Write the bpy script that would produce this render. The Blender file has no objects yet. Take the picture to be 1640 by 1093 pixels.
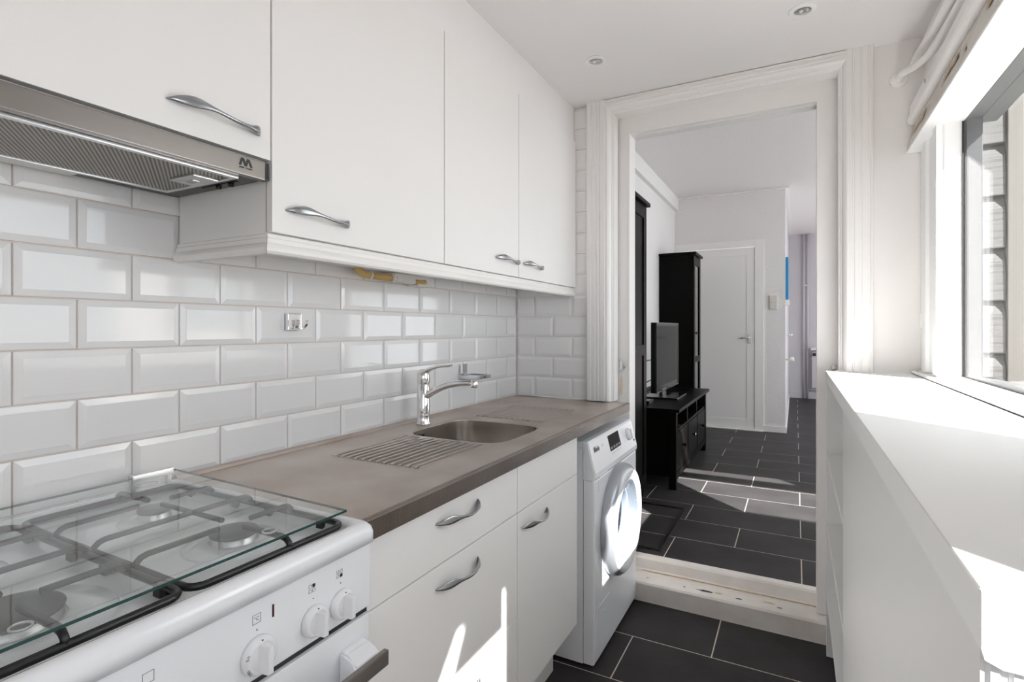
import bpy, bmesh, math, random
from mathutils import Vector, Matrix
random.seed(7)
SC = bpy.context.scene
COL = SC.collection
PI = math.pi

# ------------------------------------------------------------------ camera, sky, sun, exposure
cam_d = bpy.data.cameras.new('camera')
cam_d.sensor_width = 36.0
cam_d.lens = 855.0 / 1640.0 * 36.0
cam_d.shift_y = -20.5 / 1640.0
cam_d.clip_start = 0.02
cam = bpy.data.objects.new('camera', cam_d)
COL.objects.link(cam)
cam.location = (0, 0, 1.28)
cam.rotation_euler = (PI / 2, 0, math.atan(454 / 855.0))
SC.camera = cam

world = bpy.data.worlds.new('sky')
SC.world = world
world.use_nodes = True
bg = world.node_tree.nodes['Background']
bg.inputs[0].default_value = (0.90, 0.94, 1.0, 1)
bg.inputs[1].default_value = 5.6

sun_d = bpy.data.lights.new('sun', 'SUN')
sun_d.energy = 42.0
sun_d.angle = math.radians(0.53)
sun_d.color = (1.0, 0.955, 0.935)
sun = bpy.data.objects.new('sun', sun_d)
COL.objects.link(sun)
sun.location = (6, -5, 8)
sun.rotation_euler = Vector((-1.0, 0.95, -1.085)).to_track_quat('-Z', 'Y').to_euler()

vs = SC.view_settings
vs.view_transform = 'Standard'
vs.look = 'None'
vs.gamma = 1.0
vs.use_curve_mapping = False
vs.exposure = -0.70
cy = SC.cycles
cy.use_denoising = True
cy.max_bounces = 14
cy.diffuse_bounces = 9
cy.glossy_bounces = 6
cy.transmission_bounces = 8
cy.transparent_max_bounces = 16
cy.sample_clamp_indirect = 6.0
cy.caustics_reflective = False
cy.caustics_refractive = False

# ------------------------------------------------------------------ materials
MATS = {}
def mat(name, col, rough=0.5, metal=0.0, bump=0.0, bscale=60.0, var=0.0, vscale=8.0, coat=0.0, spec=0.5, stretch=None, col2=None, detail=4.0):
    m = bpy.data.materials.new(name)
    m.use_nodes = True
    nt = m.node_tree
    b = nt.nodes['Principled BSDF']
    b.inputs['Base Color'].default_value = (*col, 1)
    b.inputs['Roughness'].default_value = rough
    b.inputs['Metallic'].default_value = metal
    b.inputs['Specular IOR Level'].default_value = spec
    b.inputs['Coat Weight'].default_value = coat
    tc = nt.nodes.new('ShaderNodeTexCoord')
    mp = nt.nodes.new('ShaderNodeMapping')
    nt.links.new(tc.outputs['Object'], mp.inputs['Vector'])
    if stretch: mp.inputs['Scale'].default_value = stretch
    if var > 0 or col2:
        n = nt.nodes.new('ShaderNodeTexNoise')
        n.inputs['Scale'].default_value = vscale
        n.inputs['Detail'].default_value = detail
        nt.links.new(mp.outputs[0], n.inputs['Vector'])
        r = nt.nodes.new('ShaderNodeValToRGB')
        c2 = col2 if col2 else tuple(max(0, c * (1 - var)) for c in col)
        r.color_ramp.elements[0].color = (*c2, 1); r.color_ramp.elements[0].position = 0.32
        r.color_ramp.elements[1].color = (*col, 1); r.color_ramp.elements[1].position = 0.68
        nt.links.new(n.outputs['Fac'], r.inputs['Fac'])
        nt.links.new(r.outputs['Color'], b.inputs['Base Color'])
    if bump > 0:
        n2 = nt.nodes.new('ShaderNodeTexNoise')
        n2.inputs['Scale'].default_value = bscale
        n2.inputs['Detail'].default_value = 3
        nt.links.new(mp.outputs[0], n2.inputs['Vector'])
        bp = nt.nodes.new('ShaderNodeBump')
        bp.inputs['Strength'].default_value = bump
        bp.inputs['Distance'].default_value = 0.004
        nt.links.new(n2.outputs['Fac'], bp.inputs['Height'])
        nt.links.new(bp.outputs[0], b.inputs['Normal'])
    MATS[name] = m
    return m

mat('wall_paint', (0.86, 0.835, 0.822), 0.55, bump=0.12, bscale=35)
mat('hall_paint', (0.80, 0.775, 0.77), 0.6, bump=0.55, bscale=45)
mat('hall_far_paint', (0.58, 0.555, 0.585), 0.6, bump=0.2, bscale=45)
mat('ceiling_paint', (0.86, 0.84, 0.835), 0.6, bump=0.06, bscale=20)
mat('gloss_paint', (0.87, 0.848, 0.832), 0.38)
mat('sill_paint', (0.86, 0.86, 0.855), 0.4)
mat('threshold_paint', (0.80, 0.765, 0.73), 0.5, bump=0.25, bscale=40, col2=(0.72, 0.67, 0.62), vscale=9)
mat('cabinet', (0.86, 0.838, 0.822), 0.42, bump=0.04, bscale=250)
mat('cabinet_inside', (0.62, 0.605, 0.58), 0.5)
mat('edge_band', (0.55, 0.50, 0.45), 0.5)
mat('pelmet', (0.86, 0.835, 0.81), 0.45)
mat('tile', (0.90, 0.88, 0.875), 0.10, coat=0.3, bump=0.035, bscale=16)
mat('grout', (0.74, 0.66, 0.60), 0.85, bump=0.3, bscale=200)
mat('caulk', (0.80, 0.78, 0.75), 0.5)
mat('floor_tile', (0.054, 0.051, 0.052), 0.45, bump=0.22, bscale=30, col2=(0.037, 0.0345, 0.0355), vscale=3.5, spec=0.10)
mat('floor_grout', (0.62, 0.56, 0.49), 0.9, bump=0.3, bscale=150)
mat('chrome', (0.80, 0.80, 0.82), 0.06, 1.0)
mat('satin', (0.40, 0.41, 0.43), 0.26, 1.0)
mat('hood_steel', (0.28, 0.255, 0.24), 0.33, 1.0, bump=0.05, bscale=40, stretch=(1, 1, 60))
mat('hood_dark', (0.07, 0.07, 0.075), 0.4)
mat('alu', (0.72, 0.72, 0.72), 0.3, 1.0)
mat('black', (0.008, 0.008, 0.008), 0.35)
mat('cast_iron', (0.012, 0.012, 0.013), 0.33)
mat('enamel', (0.84, 0.85, 0.88), 0.16, coat=0.3)
mat('enamel_tray', (0.78, 0.80, 0.82), 0.14, coat=0.3)
mat('knob_white', (0.84, 0.84, 0.86), 0.35)
mat('burner_cap', (0.045, 0.045, 0.047), 0.45)
mat('burner_alu', (0.62, 0.62, 0.63), 0.35, 1.0)
mat('print_grey', (0.14, 0.14, 0.15), 0.5)
mat('print_dark', (0.02, 0.02, 0.022), 0.4)
mat('print_pale', (0.55, 0.56, 0.60), 0.5)
mat('red_lens', (0.06, 0.012, 0.010), 0.2)
mat('washer', (0.88, 0.89, 0.92), 0.22, coat=0.2)
mat('washer_ring', (0.45, 0.47, 0.51), 0.30, 0.6)
mat('washer_door', (0.83, 0.85, 0.88), 0.25)
mat('drum', (0.70, 0.72, 0.75), 0.22, 1.0)
mat('rubber', (0.30, 0.32, 0.36), 0.5)
mat('display', (0.004, 0.004, 0.005), 0.35, spec=0.02)
mat('gas_yellow', (0.66, 0.44, 0.15), 0.42, col2=(0.58, 0.38, 0.13), vscale=30)
mat('plastic_white', (0.80, 0.77, 0.72), 0.45)
mat('shelf_white', (0.80, 0.80, 0.79), 0.55, bump=0.03, bscale=40)
mat('shelf_panel', (0.74, 0.735, 0.72), 0.42, bump=0.05, bscale=20)
mat('frame_grey', (0.026, 0.027, 0.031), 0.4)
mat('gasket', (0.015, 0.015, 0.016), 0.6)
mat('wood_bare', (0.50, 0.36, 0.22), 0.7, bump=0.3, bscale=60, col2=(0.62, 0.52, 0.40), vscale=30)
mat('old_paint', (0.70, 0.67, 0.63), 0.5, bump=0.2, bscale=25, col2=(0.60, 0.56, 0.51), vscale=12)
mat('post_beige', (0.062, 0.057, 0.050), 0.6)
mat('paving', (0.16, 0.155, 0.15), 0.8, bump=0.4, bscale=10)
mat('hemnes', (0.0055, 0.0048, 0.0044), 0.35, spec=0.05)
mat('tv_bezel', (0.012, 0.012, 0.013), 0.2)
mat('tv_screen', (0.010, 0.010, 0.011), 0.14, spec=0.06)
mat('blue', (0.006, 0.22, 0.46), 0.5)
mat('switch', (0.72, 0.68, 0.63), 0.4)
mat('bulb', (0.70, 0.68, 0.64), 0.2, 0.7)
mat('radiator', (0.66, 0.67, 0.69), 0.4)
mat('blind', (0.55, 0.53, 0.50), 0.8)
mat('cable', (0.01, 0.01, 0.01), 0.5)
mat('stain', (0.62, 0.42, 0.24), 0.7)

def siding_mat():
    m = bpy.data.materials.new('siding'); m.use_nodes = True
    nt = m.node_tree; b = nt.nodes['Principled BSDF']
    b.inputs['Roughness'].default_value = 0.7
    tc = nt.nodes.new('ShaderNodeTexCoord'); mp = nt.nodes.new('ShaderNodeMapping')
    mp.inputs['Scale'].default_value = (6, 1, 110)
    nt.links.new(tc.outputs['Object'], mp.inputs[0])
    n = nt.nodes.new('ShaderNodeTexNoise'); n.inputs['Scale'].default_value = 1.0; n.inputs['Detail'].default_value = 3
    nt.links.new(mp.outputs[0], n.inputs['Vector'])
    r = nt.nodes.new('ShaderNodeValToRGB')
    r.color_ramp.elements[0].position = 0.38; r.color_ramp.elements[0].color = (0.034, 0.033, 0.032, 1)
    r.color_ramp.elements[1].position = 0.52; r.color_ramp.elements[1].color = (0.060, 0.0585, 0.0565, 1)
    nt.links.new(n.outputs['Fac'], r.inputs['Fac']); nt.links.new(r.outputs[0], b.inputs['Base Color'])
    bp = nt.nodes.new('ShaderNodeBump'); bp.inputs['Strength'].default_value = 0.7; bp.inputs['Distance'].default_value = 0.003
    nt.links.new(n.outputs['Fac'], bp.inputs['Height']); nt.links.new(bp.outputs[0], b.inputs['Normal'])
    MATS['siding'] = m
siding_mat()

def glass_mat(name, tint, refl, rough=0.0, k=1.0):
    m = bpy.data.materials.new(name); m.use_nodes = True
    nt = m.node_tree
    for n in list(nt.nodes):
        if n.type != 'OUTPUT_MATERIAL': nt.nodes.remove(n)
    out = [n for n in nt.nodes if n.type == 'OUTPUT_MATERIAL'][0]
    t = nt.nodes.new('ShaderNodeBsdfTransparent'); t.inputs[0].default_value = (*tint, 1)
    g = nt.nodes.new('ShaderNodeBsdfGlossy'); g.inputs['Roughness'].default_value = rough
    g.inputs[0].default_value = (1, 1, 1, 1)
    lw = nt.nodes.new('ShaderNodeLayerWeight'); lw.inputs['Blend'].default_value = 0.5
    pw = nt.nodes.new('ShaderNodeMath'); pw.operation = 'POWER'; pw.inputs[1].default_value = 5.0
    nt.links.new(lw.outputs['Facing'], pw.inputs[0])
    f0 = ((refl - 1) / (refl + 1)) ** 2
    f = nt.nodes.new('ShaderNodeMath'); f.operation = 'MULTIPLY_ADD'; f.inputs[1].default_value = (1 - f0) * k; f.inputs[2].default_value = f0
    nt.links.new(pw.outputs[0], f.inputs[0])
    mx = nt.nodes.new('ShaderNodeMixShader')
    nt.links.new(f.outputs[0], mx.inputs[0])
    nt.links.new(t.outputs[0], mx.inputs[1]); nt.links.new(g.outputs[0], mx.inputs[2])
    nt.links.new(mx.outputs[0], out.inputs[0])
    MATS[name] = m
glass_mat('window_glass', (0.96, 0.975, 0.97), 1.35, k=0.22)
glass_mat('lid_glass', (0.90, 0.93, 0.92), 2.0)
glass_mat('cabinet_glass', (0.75, 0.78, 0.78), 1.5)
glass_mat('porthole_glass', (0.90, 0.95, 1.0), 1.5)
mat('glass_edge', (0.004, 0.045, 0.038), 0.15)

def steel_worktop(name, r0, r1, bs, cm=1.0):
    m = bpy.data.materials.new(name); m.use_nodes = True
    nt = m.node_tree; b = nt.nodes['Principled BSDF']
    b.inputs['Metallic'].default_value = 1.0
    tc = nt.nodes.new('ShaderNodeTexCoord')
    n = nt.nodes.new('ShaderNodeTexNoise'); n.inputs['Scale'].default_value = 5; n.inputs['Detail'].default_value = 6
    nt.links.new(tc.outputs['Object'], n.inputs['Vector'])
    r = nt.nodes.new('ShaderNodeValToRGB')
    r.color_ramp.elements[0].position = 0.35; r.color_ramp.elements[0].color = (0.56 * cm, 0.47 * cm, 0.41 * cm, 1)
    r.color_ramp.elements[1].position = 0.7; r.color_ramp.elements[1].color = (0.74 * cm, 0.66 * cm, 0.605 * cm, 1)
    nt.links.new(n.outputs['Fac'], r.inputs['Fac']); nt.links.new(r.outputs[0], b.inputs['Base Color'])
    rr = nt.nodes.new('ShaderNodeMapRange'); rr.inputs[3].default_value = r0; rr.inputs[4].default_value = r1
    nt.links.new(n.outputs['Fac'], rr.inputs[0]); nt.links.new(rr.outputs[0], b.inputs['Roughness'])
    # embossed linen pattern: a small diamond grid
    sx = nt.nodes.new('ShaderNodeSeparateXYZ'); nt.links.new(tc.outputs['Object'], sx.inputs[0])
    def wave(sgn):
        a = nt.nodes.new('ShaderNodeMath'); a.operation = 'ADD' if sgn > 0 else 'SUBTRACT'
        d = nt.nodes.new('ShaderNodeMath'); d.operation = 'ADD'
        nt.links.new(sx.outputs['X'], d.inputs[0]); nt.links.new(sx.outputs['Z'], d.inputs[1])
        nt.links.new(d.outputs[0], a.inputs[0]); nt.links.new(sx.outputs['Y'], a.inputs[1])
        k = nt.nodes.new('ShaderNodeMath'); k.operation = 'MULTIPLY'; k.inputs[1].default_value = 900
        nt.links.new(a.outputs[0], k.inputs[0])
        s = nt.nodes.new('ShaderNodeMath'); s.operation = 'SINE'; nt.links.new(k.outputs[0], s.inputs[0])
        return s
    s1, s2 = wave(1), wave(-1)
    p = nt.nodes.new('ShaderNodeMath'); p.operation = 'MULTIPLY'
    nt.links.new(s1.outputs[0], p.inputs[0]); nt.links.new(s2.outputs[0], p.inputs[1])
    bp = nt.nodes.new('ShaderNodeBump'); bp.inputs['Strength'].default_value = bs; bp.inputs['Distance'].default_value = 0.0012
    nt.links.new(p.outputs[0], bp.inputs['Height']); nt.links.new(bp.outputs[0], b.inputs['Normal'])
    MATS[name] = m
steel_worktop('worktop_steel', 0.26, 0.42, 0.22)
steel_worktop('edge_steel', 0.07, 0.11, 0.30, 0.42)
mat('rib_steel', (0.62, 0.55, 0.50), 0.16, 1.0)
mat('sink_steel', (0.47, 0.43, 0.40), 0.24, 1.0, bump=0.03, bscale=60)

def filter_mat():
    m = bpy.data.materials.new('filter_mesh'); m.use_nodes = True
    nt = m.node_tree; b = nt.nodes['Principled BSDF']
    b.inputs['Roughness'].default_value = 0.5; b.inputs['Metallic'].default_value = 0.7
    tc = nt.nodes.new('ShaderNodeTexCoord')
    w = nt.nodes.new('ShaderNodeTexWave'); w.bands_direction = 'X'; w.inputs['Scale'].default_value = 50; w.wave_profile = 'SIN'
    dt = nt.nodes.new('ShaderNodeVectorMath'); dt.operation = 'DOT_PRODUCT'; dt.inputs[1].default_value = (0.535, 0.845, 0)
    nt.links.new(tc.outputs['Object'], dt.inputs[0]); cb_ = nt.nodes.new('ShaderNodeCombineXYZ'); nt.links.new(dt.outputs['Value'], cb_.inputs[0]); nt.links.new(cb_.outputs[0], w.inputs['Vector'])
    r = nt.nodes.new('ShaderNodeValToRGB')
    r.color_ramp.elements[0].color = (0.14, 0.13, 0.12, 1); r.color_ramp.elements[1].color = (0.50, 0.47, 0.42, 1)
    nt.links.new(w.outputs['Color'], r.inputs['Fac']); nt.links.new(r.outputs[0], b.inputs['Base Color'])
    bp = nt.nodes.new('ShaderNodeBump'); bp.inputs['Strength'].default_value = 0.5; bp.inputs['Distance'].default_value = 0.003
    nt.links.new(w.outputs['Color'], bp.inputs['Height']); nt.links.new(bp.outputs[0], b.inputs['Normal'])
    MATS['filter_mesh'] = m
filter_mat()

# ------------------------------------------------------------------ geometry helpers
def bm_new(): return bmesh.new()

def box(bm, x0, x1, y0, y1, z0, z1, bev=0.0, seg=2):
    if x0 > x1: x0, x1 = x1, x0
    if y0 > y1: y0, y1 = y1, y0
    if z0 > z1: z0, z1 = z1, z0
    vs_ = [bm.verts.new(p) for p in [(x0, y0, z0), (x1, y0, z0), (x1, y1, z0), (x0, y1, z0), (x0, y0, z1), (x1, y0, z1), (x1, y1, z1), (x0, y1, z1)]]
    fs = [bm.faces.new([vs_[i] for i in q]) for q in [(0, 3, 2, 1), (4, 5, 6, 7), (0, 1, 5, 4), (1, 2, 6, 5), (2, 3, 7, 6), (3, 0, 4, 7)]]
    if bev > 0:
        es = list({e for f in fs for e in f.edges})
        bmesh.ops.bevel(bm, geom=es, offset=bev, segments=seg, profile=0.7, affect='EDGES')
    return bm

def tube(bm, pts, r, n=10, cap=True, rad=None, flat=None):
    """sweep a circle (radius r, or radii rad) along pts; flat=(a,b) scales the section across / up"""
    pts = [Vector(p) for p in pts]
    rings = []
    up0 = Vector((0, 0, 1))
    prev = None
    for i, p in enumerate(pts):
        if i == 0: t = pts[1] - pts[0]
        elif i == len(pts) - 1: t = pts[-1] - pts[-2]
        else: t = (pts[i + 1] - p).normalized() + (p - pts[i - 1]).normalized()
        t.normalize()
        if prev is None:
            u = up0 if abs(t.dot(up0)) < 0.95 else Vector((1, 0, 0))
            a = t.cross(u).normalized()
        else:
            a = (prev - t * prev.dot(t))
            if a.length < 1e-5: a = t.cross(up0)
            a.normalize()
        b = t.cross(a).normalized()
        prev = a
        rr = rad[i] if rad else r
        fa, fb = flat if flat else (1, 1)
        rings.append([bm.verts.new(p + a * (rr * fa * math.cos(2 * PI * k / n)) + b * (rr * fb * math.sin(2 * PI * k / n))) for k in range(n)])
    for i in range(len(rings) - 1):
        for k in range(n):
            f = bm.faces.new([rings[i][k], rings[i][(k + 1) % n], rings[i + 1][(k + 1) % n], rings[i + 1][k]])
            f.smooth = True
    if cap:
        bm.faces.new(rings[0][::-1]); bm.faces.new(rings[-1])
    return bm

def arc(c, r, a0, a1, n, plane='xz'):
    out = []
    for i in range(n + 1):
        a = a0 + (a1 - a0) * i / n
        if plane == 'xz': out.append((c[0] + r * math.cos(a), c[1], c[2] + r * math.sin(a)))
        if plane == 'xy': out.append((c[0] + r * math.cos(a), c[1] + r * math.sin(a), c[2]))
        if plane == 'yz': out.append((c[0], c[1] + r * math.cos(a), c[2] + r * math.sin(a)))
    return out

def smooth_path(pts, n=6):
    P = [Vector(p) for p in pts]
    P = [P[0]] + P + [P[-1]]
    out = []
    for i in range(1, len(P) - 2):
        for k in range(n):
            t = k / n
            a, b, c, d = P[i - 1], P[i], P[i + 1], P[i + 2]
            out.append(0.5 * ((2 * b) + (c - a) * t + (2 * a - 5 * b + 4 * c - d) * t * t + (3 * b - a - 3 * c + d) * t ** 3))
    out.append(P[-2])
    return out

def lathe(bm, prof, c, axis='z', n=32, closed=False, cap=True):
    """prof = [(radius, height)], revolved about an axis through c"""
    rings = []
    for r, h in prof:
        ring = []
        for k in range(n):
            a = 2 * PI * k / n
            u, v = r * math.cos(a), r * math.sin(a)
            if axis == 'z': p = (c[0] + u, c[1] + v, c[2] + h)
            elif axis == 'x': p = (c[0] + h, c[1] + u, c[2] + v)
            else: p = (c[0] + v, c[1] + h, c[2] + u)
            ring.append(bm.verts.new(p))
        rings.append(ring)
    for i in range(len(rings) - 1):
        for k in range(n):
            f = bm.faces.new([rings[i][k], rings[i][(k + 1) % n], rings[i + 1][(k + 1) % n], rings[i + 1][k]])
            f.smooth = True
    if closed:
        for k in range(n):
            f = bm.faces.new([rings[-1][k], rings[-1][(k + 1) % n], rings[0][(k + 1) % n], rings[0][k]]); f.smooth = True
    elif cap:
        if prof[0][0] > 1e-6: bm.faces.new(rings[0][::-1])
        if prof[-1][0] > 1e-6: bm.faces.new(rings[-1])
    return bm

def prism(bm, poly, d0, d1, axis='y', smooth=False):
    """extrude a closed polygon; poly coords are the two other axes in xyz order"""
    def P(a, b, d):
        return (d, a, b) if axis == 'x' else ((a, d, b) if axis == 'y' else (a, b, d))
    A = [bm.verts.new(P(a, b, d0)) for a, b in poly]
    B = [bm.verts.new(P(a, b, d1)) for a, b in poly]
    n = len(poly)
    for i in range(n):
        f = bm.faces.new([A[i], A[(i + 1) % n], B[(i + 1) % n], B[i]]); f.smooth = smooth
    bm.faces.new(A[::-1]); bm.faces.new(B)
    return bm

def wmat(o):
    m = o.matrix_basis
    if o.parent: m = wmat(o.parent) @ o.matrix_parent_inverse @ m
    return m

def link(o, parent=None):
    COL.objects.link(o)
    if parent is not None:
        o.parent = parent
        o.matrix_parent_inverse = wmat(parent).inverted()
    return o

def obj(name, bm, m, parent=None, auto=True):
    if isinstance(bm, bmesh.types.BMesh):
        bmesh.ops.remove_doubles(bm, verts=bm.verts, dist=1e-6)
        bmesh.ops.recalc_face_normals(bm, faces=bm.faces)
        me = bpy.data.meshes.new(name)
        bm.to_mesh(me); bm.free()
    else:
        me = bm
    ms = m if isinstance(m, (list, tuple)) else [m]
    if not me.materials:
        for x in ms: me.materials.append(MATS[x])
    return link(bpy.data.objects.new(name, me), parent)

def tag(o, label, cat, group=None, kind=None):
    o['label'] = label; o['category'] = cat
    if group: o['group'] = group
    if kind: o['kind'] = kind
    return o

def thing(name, label, cat, loc=(0, 0, 0), group=None, kind=None):
    o = bpy.data.objects.new(name, None)
    o.empty_display_size = 0.05
    o.location = loc
    COL.objects.link(o)
    return tag(o, label, cat, group, kind)

def bx(name, m, parent, *a, bev=0.0, seg=2):
    return obj(name, box(bm_new(), *a, bev=bev, seg=seg), m, parent)

def text(s, size, mtx, m, parent, name='lettering', ext=0.0004, offset=0.0):
    c = bpy.data.curves.new('t', 'FONT'); c.body = s; c.size = size; c.extrude = ext; c.align_x = 'CENTER'; c.align_y = 'CENTER'
    c.offset = offset; c.resolution_u = 3
    o = bpy.data.objects.new('t', c); COL.objects.link(o)
    bpy.context.view_layer.update()
    me = bpy.data.meshes.new_from_object(o.evaluated_get(bpy.context.evaluated_depsgraph_get()))
    bpy.data.objects.remove(o); bpy.data.curves.remove(c)
    me.transform(mtx)
    me.materials.clear()
    return obj(name, me, m, parent)

def basis(o, right, up):
    r = Vector(right).normalized(); u = Vector(up).normalized(); n = r.cross(u)
    M = Matrix((r, u, n)).transposed().to_4x4(); M.translation = Vector(o)
    return M

# ------------------------------------------------------------------ main dimensions
WX = -1.274          # tiled wall
YB = 2.454           # wall with the doorway
RX = 0.419           # window wall, inside face
ROX = 0.512          # window wall, outside face
ZC = 2.357           # kitchen ceiling
ZF2 = 0.15           # floor of the room beyond
ZC2 = 2.80
YN = -1.5            # wall behind the camera
LX2 = -1.255         # left wall of the room beyond
CT = 0.931           # worktop

def wall(name, label, m, boxes):
    bm = bm_new()
    for b in boxes: box(bm, *b)
    return tag(obj(name, bm, m), label, 'wall', kind='structure')

# ------------------------------------------------------------------ structure: kitchen shell
wall_left = wall('wall_left', 'kitchen wall behind the worktop covered in white bevelled tiles', 'grout', [(WX - 0.12, WX - 0.008, YN - 0.1, YB, -0.02, 2.5)])
wall_front = wall('wall_front', 'plain white kitchen wall behind the camera', 'wall_paint',
    [(WX - 0.12, ROX, YN - 0.12, YN, -0.02, 2.5)])
wall_right = wall('wall_right', 'white painted kitchen wall with the windows above the white shelf unit', 'wall_paint',
    [(RX, ROX, YN - 0.12, YB + 0.05, -0.02, 1.105), (RX, ROX, YN - 0.12, YB + 0.05, 1.945, 2.5), (RX, ROX, 2.15, YB + 0.05, 1.105, 1.945), (RX, ROX, 0.22, 0.878, 1.105, 1.945), (RX, ROX, YN - 0.12, -1.45, 1.105, 1.945)])
wall_back = wall('wall_back', 'white wall around the doorway to the next room, tiled beside the worktop', 'wall_paint',
    [(WX - 0.12, -0.712, 2.555, 2.638, -0.02, 3.0), (0.085, 0.70, 2.555, 2.638, -0.02, 3.0), (-0.712, 0.085, 2.555, 2.638, 2.225, 3.0),
     (WX - 0.12, -0.80, YB + 0.008, 2.555, 0.90, 3.0), (0.18, 0.50, YB, 2.555, -0.02, 3.0), (-0.80, 0.18, YB + 0.01, 2.555, 2.30, 3.0),
     (1.95, 2.72, 2.5, 2.64, -0.2, 3.0), (0.70, 1.95, 2.52, 2.64, -0.2, 1.22), (0.70, 1.95, 2.52, 2.64, 2.36, 3.0)])
ceiling = tag(obj('ceiling', box(bm_new(), WX - 0.1, ROX, YN - 0.1, YB + 0.02, ZC, ZC + 0.15), 'ceiling_paint'), 'white plaster kitchen ceiling with two recessed spotlights', 'ceiling', kind='structure')

# wall tiles: bevelled metro tiles, one object each
TP, TH = 0.2017, 0.1015
tile_mesh_cache = {}
def metro_mesh(w, h, cl, cr, cb, ct):
    """tile lying in local y (width) / z (height), facing +x; flags: which sides keep the bevel"""
    key = (round(w, 3), round(h, 3), cl, cr, cb, ct)
    if key in tile_mesh_cache: return tile_mesh_cache[key]
    g = 0.0015; e = 0.0125; d0, d1 = 0.0046, 0.0075
    y0, y1, z0, z1 = -w / 2 + g, w / 2 - g, -h / 2 + g, h / 2 - g
    iy0 = y0 + (e if cl else 0.0006); iy1 = y1 - (e if cr else 0.0006)
    iz0 = z0 + (e if cb else 0.0006); iz1 = z1 - (e if ct else 0.0006)
    bm = bm_new()
    def ring(a, b, c, d, x): return [bm.verts.new(p) for p in ((x, a, c), (x, b, c), (x, b, d), (x, a, d))]
    R = [ring(y0, y1, z0, z1, -0.0075), ring(y0, y1, z0, z1, d0 - 0.0008), ring(y0 + .0008, y1 - .0008, z0 + .0008, z1 - .0008, d0),
         ring(iy0 - .0008 if cl else iy0, iy1 + .0008 if cr else iy1, iz0 - .0008 if cb else iz0, iz1 + .0008 if ct else iz1, d1 - 0.0005),
         ring(iy0 + .001, iy1 - .001, iz0 + .001, iz1 - .001, d1)]
    for i in range(4):
        for k in range(4):
            bm.faces.new([R[i][k], R[i][(k + 1) % 4], R[i + 1][(k + 1) % 4], R[i + 1][k]])
    bm.faces.new(R[-1])
    bmesh.ops.recalc_face_normals(bm, faces=bm.faces)
    me = bpy.data.meshes.new('tile'); bm.to_mesh(me); bm.free()
    me.materials.append(MATS['tile'])
    tile_mesh_cache[key] = me
    return me

def lay_tiles(parent, place, y0, y1, z0, z1, joint_even, zref, skip=None):
    r0 = math.floor((z0 - zref) / TH + 1e-4)
    r = r0
    while zref + r * TH < z1 - 0.004:
        a, b = max(z0, zref + r * TH), min(z1, zref + (r + 1) * TH)
        off = joint_even + (TP / 2 if r % 2 else 0)
        k = math.floor((y0 - off) / TP + 1e-4)
        while off + k * TP < y1 - 0.004:
            c, d = max(y0, off + k * TP), min(y1, off + (k + 1) * TP)
            if d - c > 0.008 and b - a > 0.008 and not (skip and skip((c + d) / 2, (a + b) / 2)):
                me = metro_mesh(d - c, b - a, c > off + k * TP - 1e-4 or d - c > TP * .97, d < off + (k + 1) * TP + 1e-4 and True,
                                a < zref + r * TH + 1e-4, b > zref + (r + 1) * TH - 1e-4)
                o = bpy.data.objects.new('tile', me)
                place(o, (c + d) / 2, (a + b) / 2)
                link(o, parent)
            k += 1
        r += 1
ZREF = 0.933
def place_l(o, y, z):
    o.location = (WX - 0.0075 + random.uniform(-.0003, .0003), y, z)
    o.rotation_euler = (0, random.uniform(-.002, .002), random.uniform(-.002, .002))
lay_tiles(wall_left, place_l, -0.66, YB - 0.001, 0.83, ZREF + 6.45 * TH, 2.354, ZREF + 3 * TH, skip=lambda y, z: z < 0.92 and y > 0.75)
def place_b(o, y, z):
    o.location = (y, YB + 0.0075 + random.uniform(-.0003, .0003), z)
    o.rotation_euler = (0, 0, -PI / 2)
lay_tiles(wall_back, place_b, WX + 0.001, -0.889, ZREF, ZC, -1.072, ZREF + TH)
# caulk line where the worktop meets the tiles
ck = bm_new(); tube(ck, [(WX + .002, 0.75, CT + .002), (WX + .002, YB - .002, CT + .002)], 0.004, 6); tube(ck, [(WX, YB - .002, CT + .002), (-0.889, YB - .002, CT + .002)], 0.004, 6)
tag(obj('trim_3', ck, 'caulk'), 'thin white sealant line between worktop and wall tiles', 'sealant', kind='structure')

# floors
floor_k = tag(obj('floor', box(bm_new(), WX - 0.1, ROX, YN - 0.1, 2.51, -0.12, -0.0005), 'floor_grout'), 'dark slate tiled kitchen floor with pale joints', 'floor', kind='structure')
floor_h = tag(obj('floor', box(bm_new(), LX2 - 0.1, 2.7, 2.66, 9.9, ZF2 - 0.3, ZF2 - 0.0005), 'floor_grout'), 'dark slate tiled floor of the raised room beyond the doorway', 'floor', kind='structure')
ft_cache = {}
def floor_tile_mesh(w, d):
    key = (round(w, 3), round(d, 3))
    if key not in ft_cache:
        bm = bm_new()
        g = 0.0022
        X0, X1, Y0, Y1 = -w / 2 + g, w / 2 - g, -d / 2 + g, d / 2 - g
        R = []
        for i, z in ((0, -0.008), (0, -0.0006), (0.0006, 0)):
            R.append([bm.verts.new((a, b, z)) for a, b in ((X0 + i, Y0 + i), (X1 - i, Y0 + i), (X1 - i, Y1 - i), (X0 + i, Y1 - i))])
        for i in range(2):
            for k in range(4): bm.faces.new([R[i][k], R[i][(k + 1) % 4], R[i + 1][(k + 1) % 4], R[i + 1][k]])
        bm.faces.new(R[2])
        bmesh.ops.recalc_face_normals(bm, faces=bm.faces)
        me = bpy.data.meshes.new('floor_tile'); bm.to_mesh(me); bm.free(); me.materials.append(MATS['floor_tile'])
        ft_cache[key] = me
    return ft_cache[key]
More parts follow.
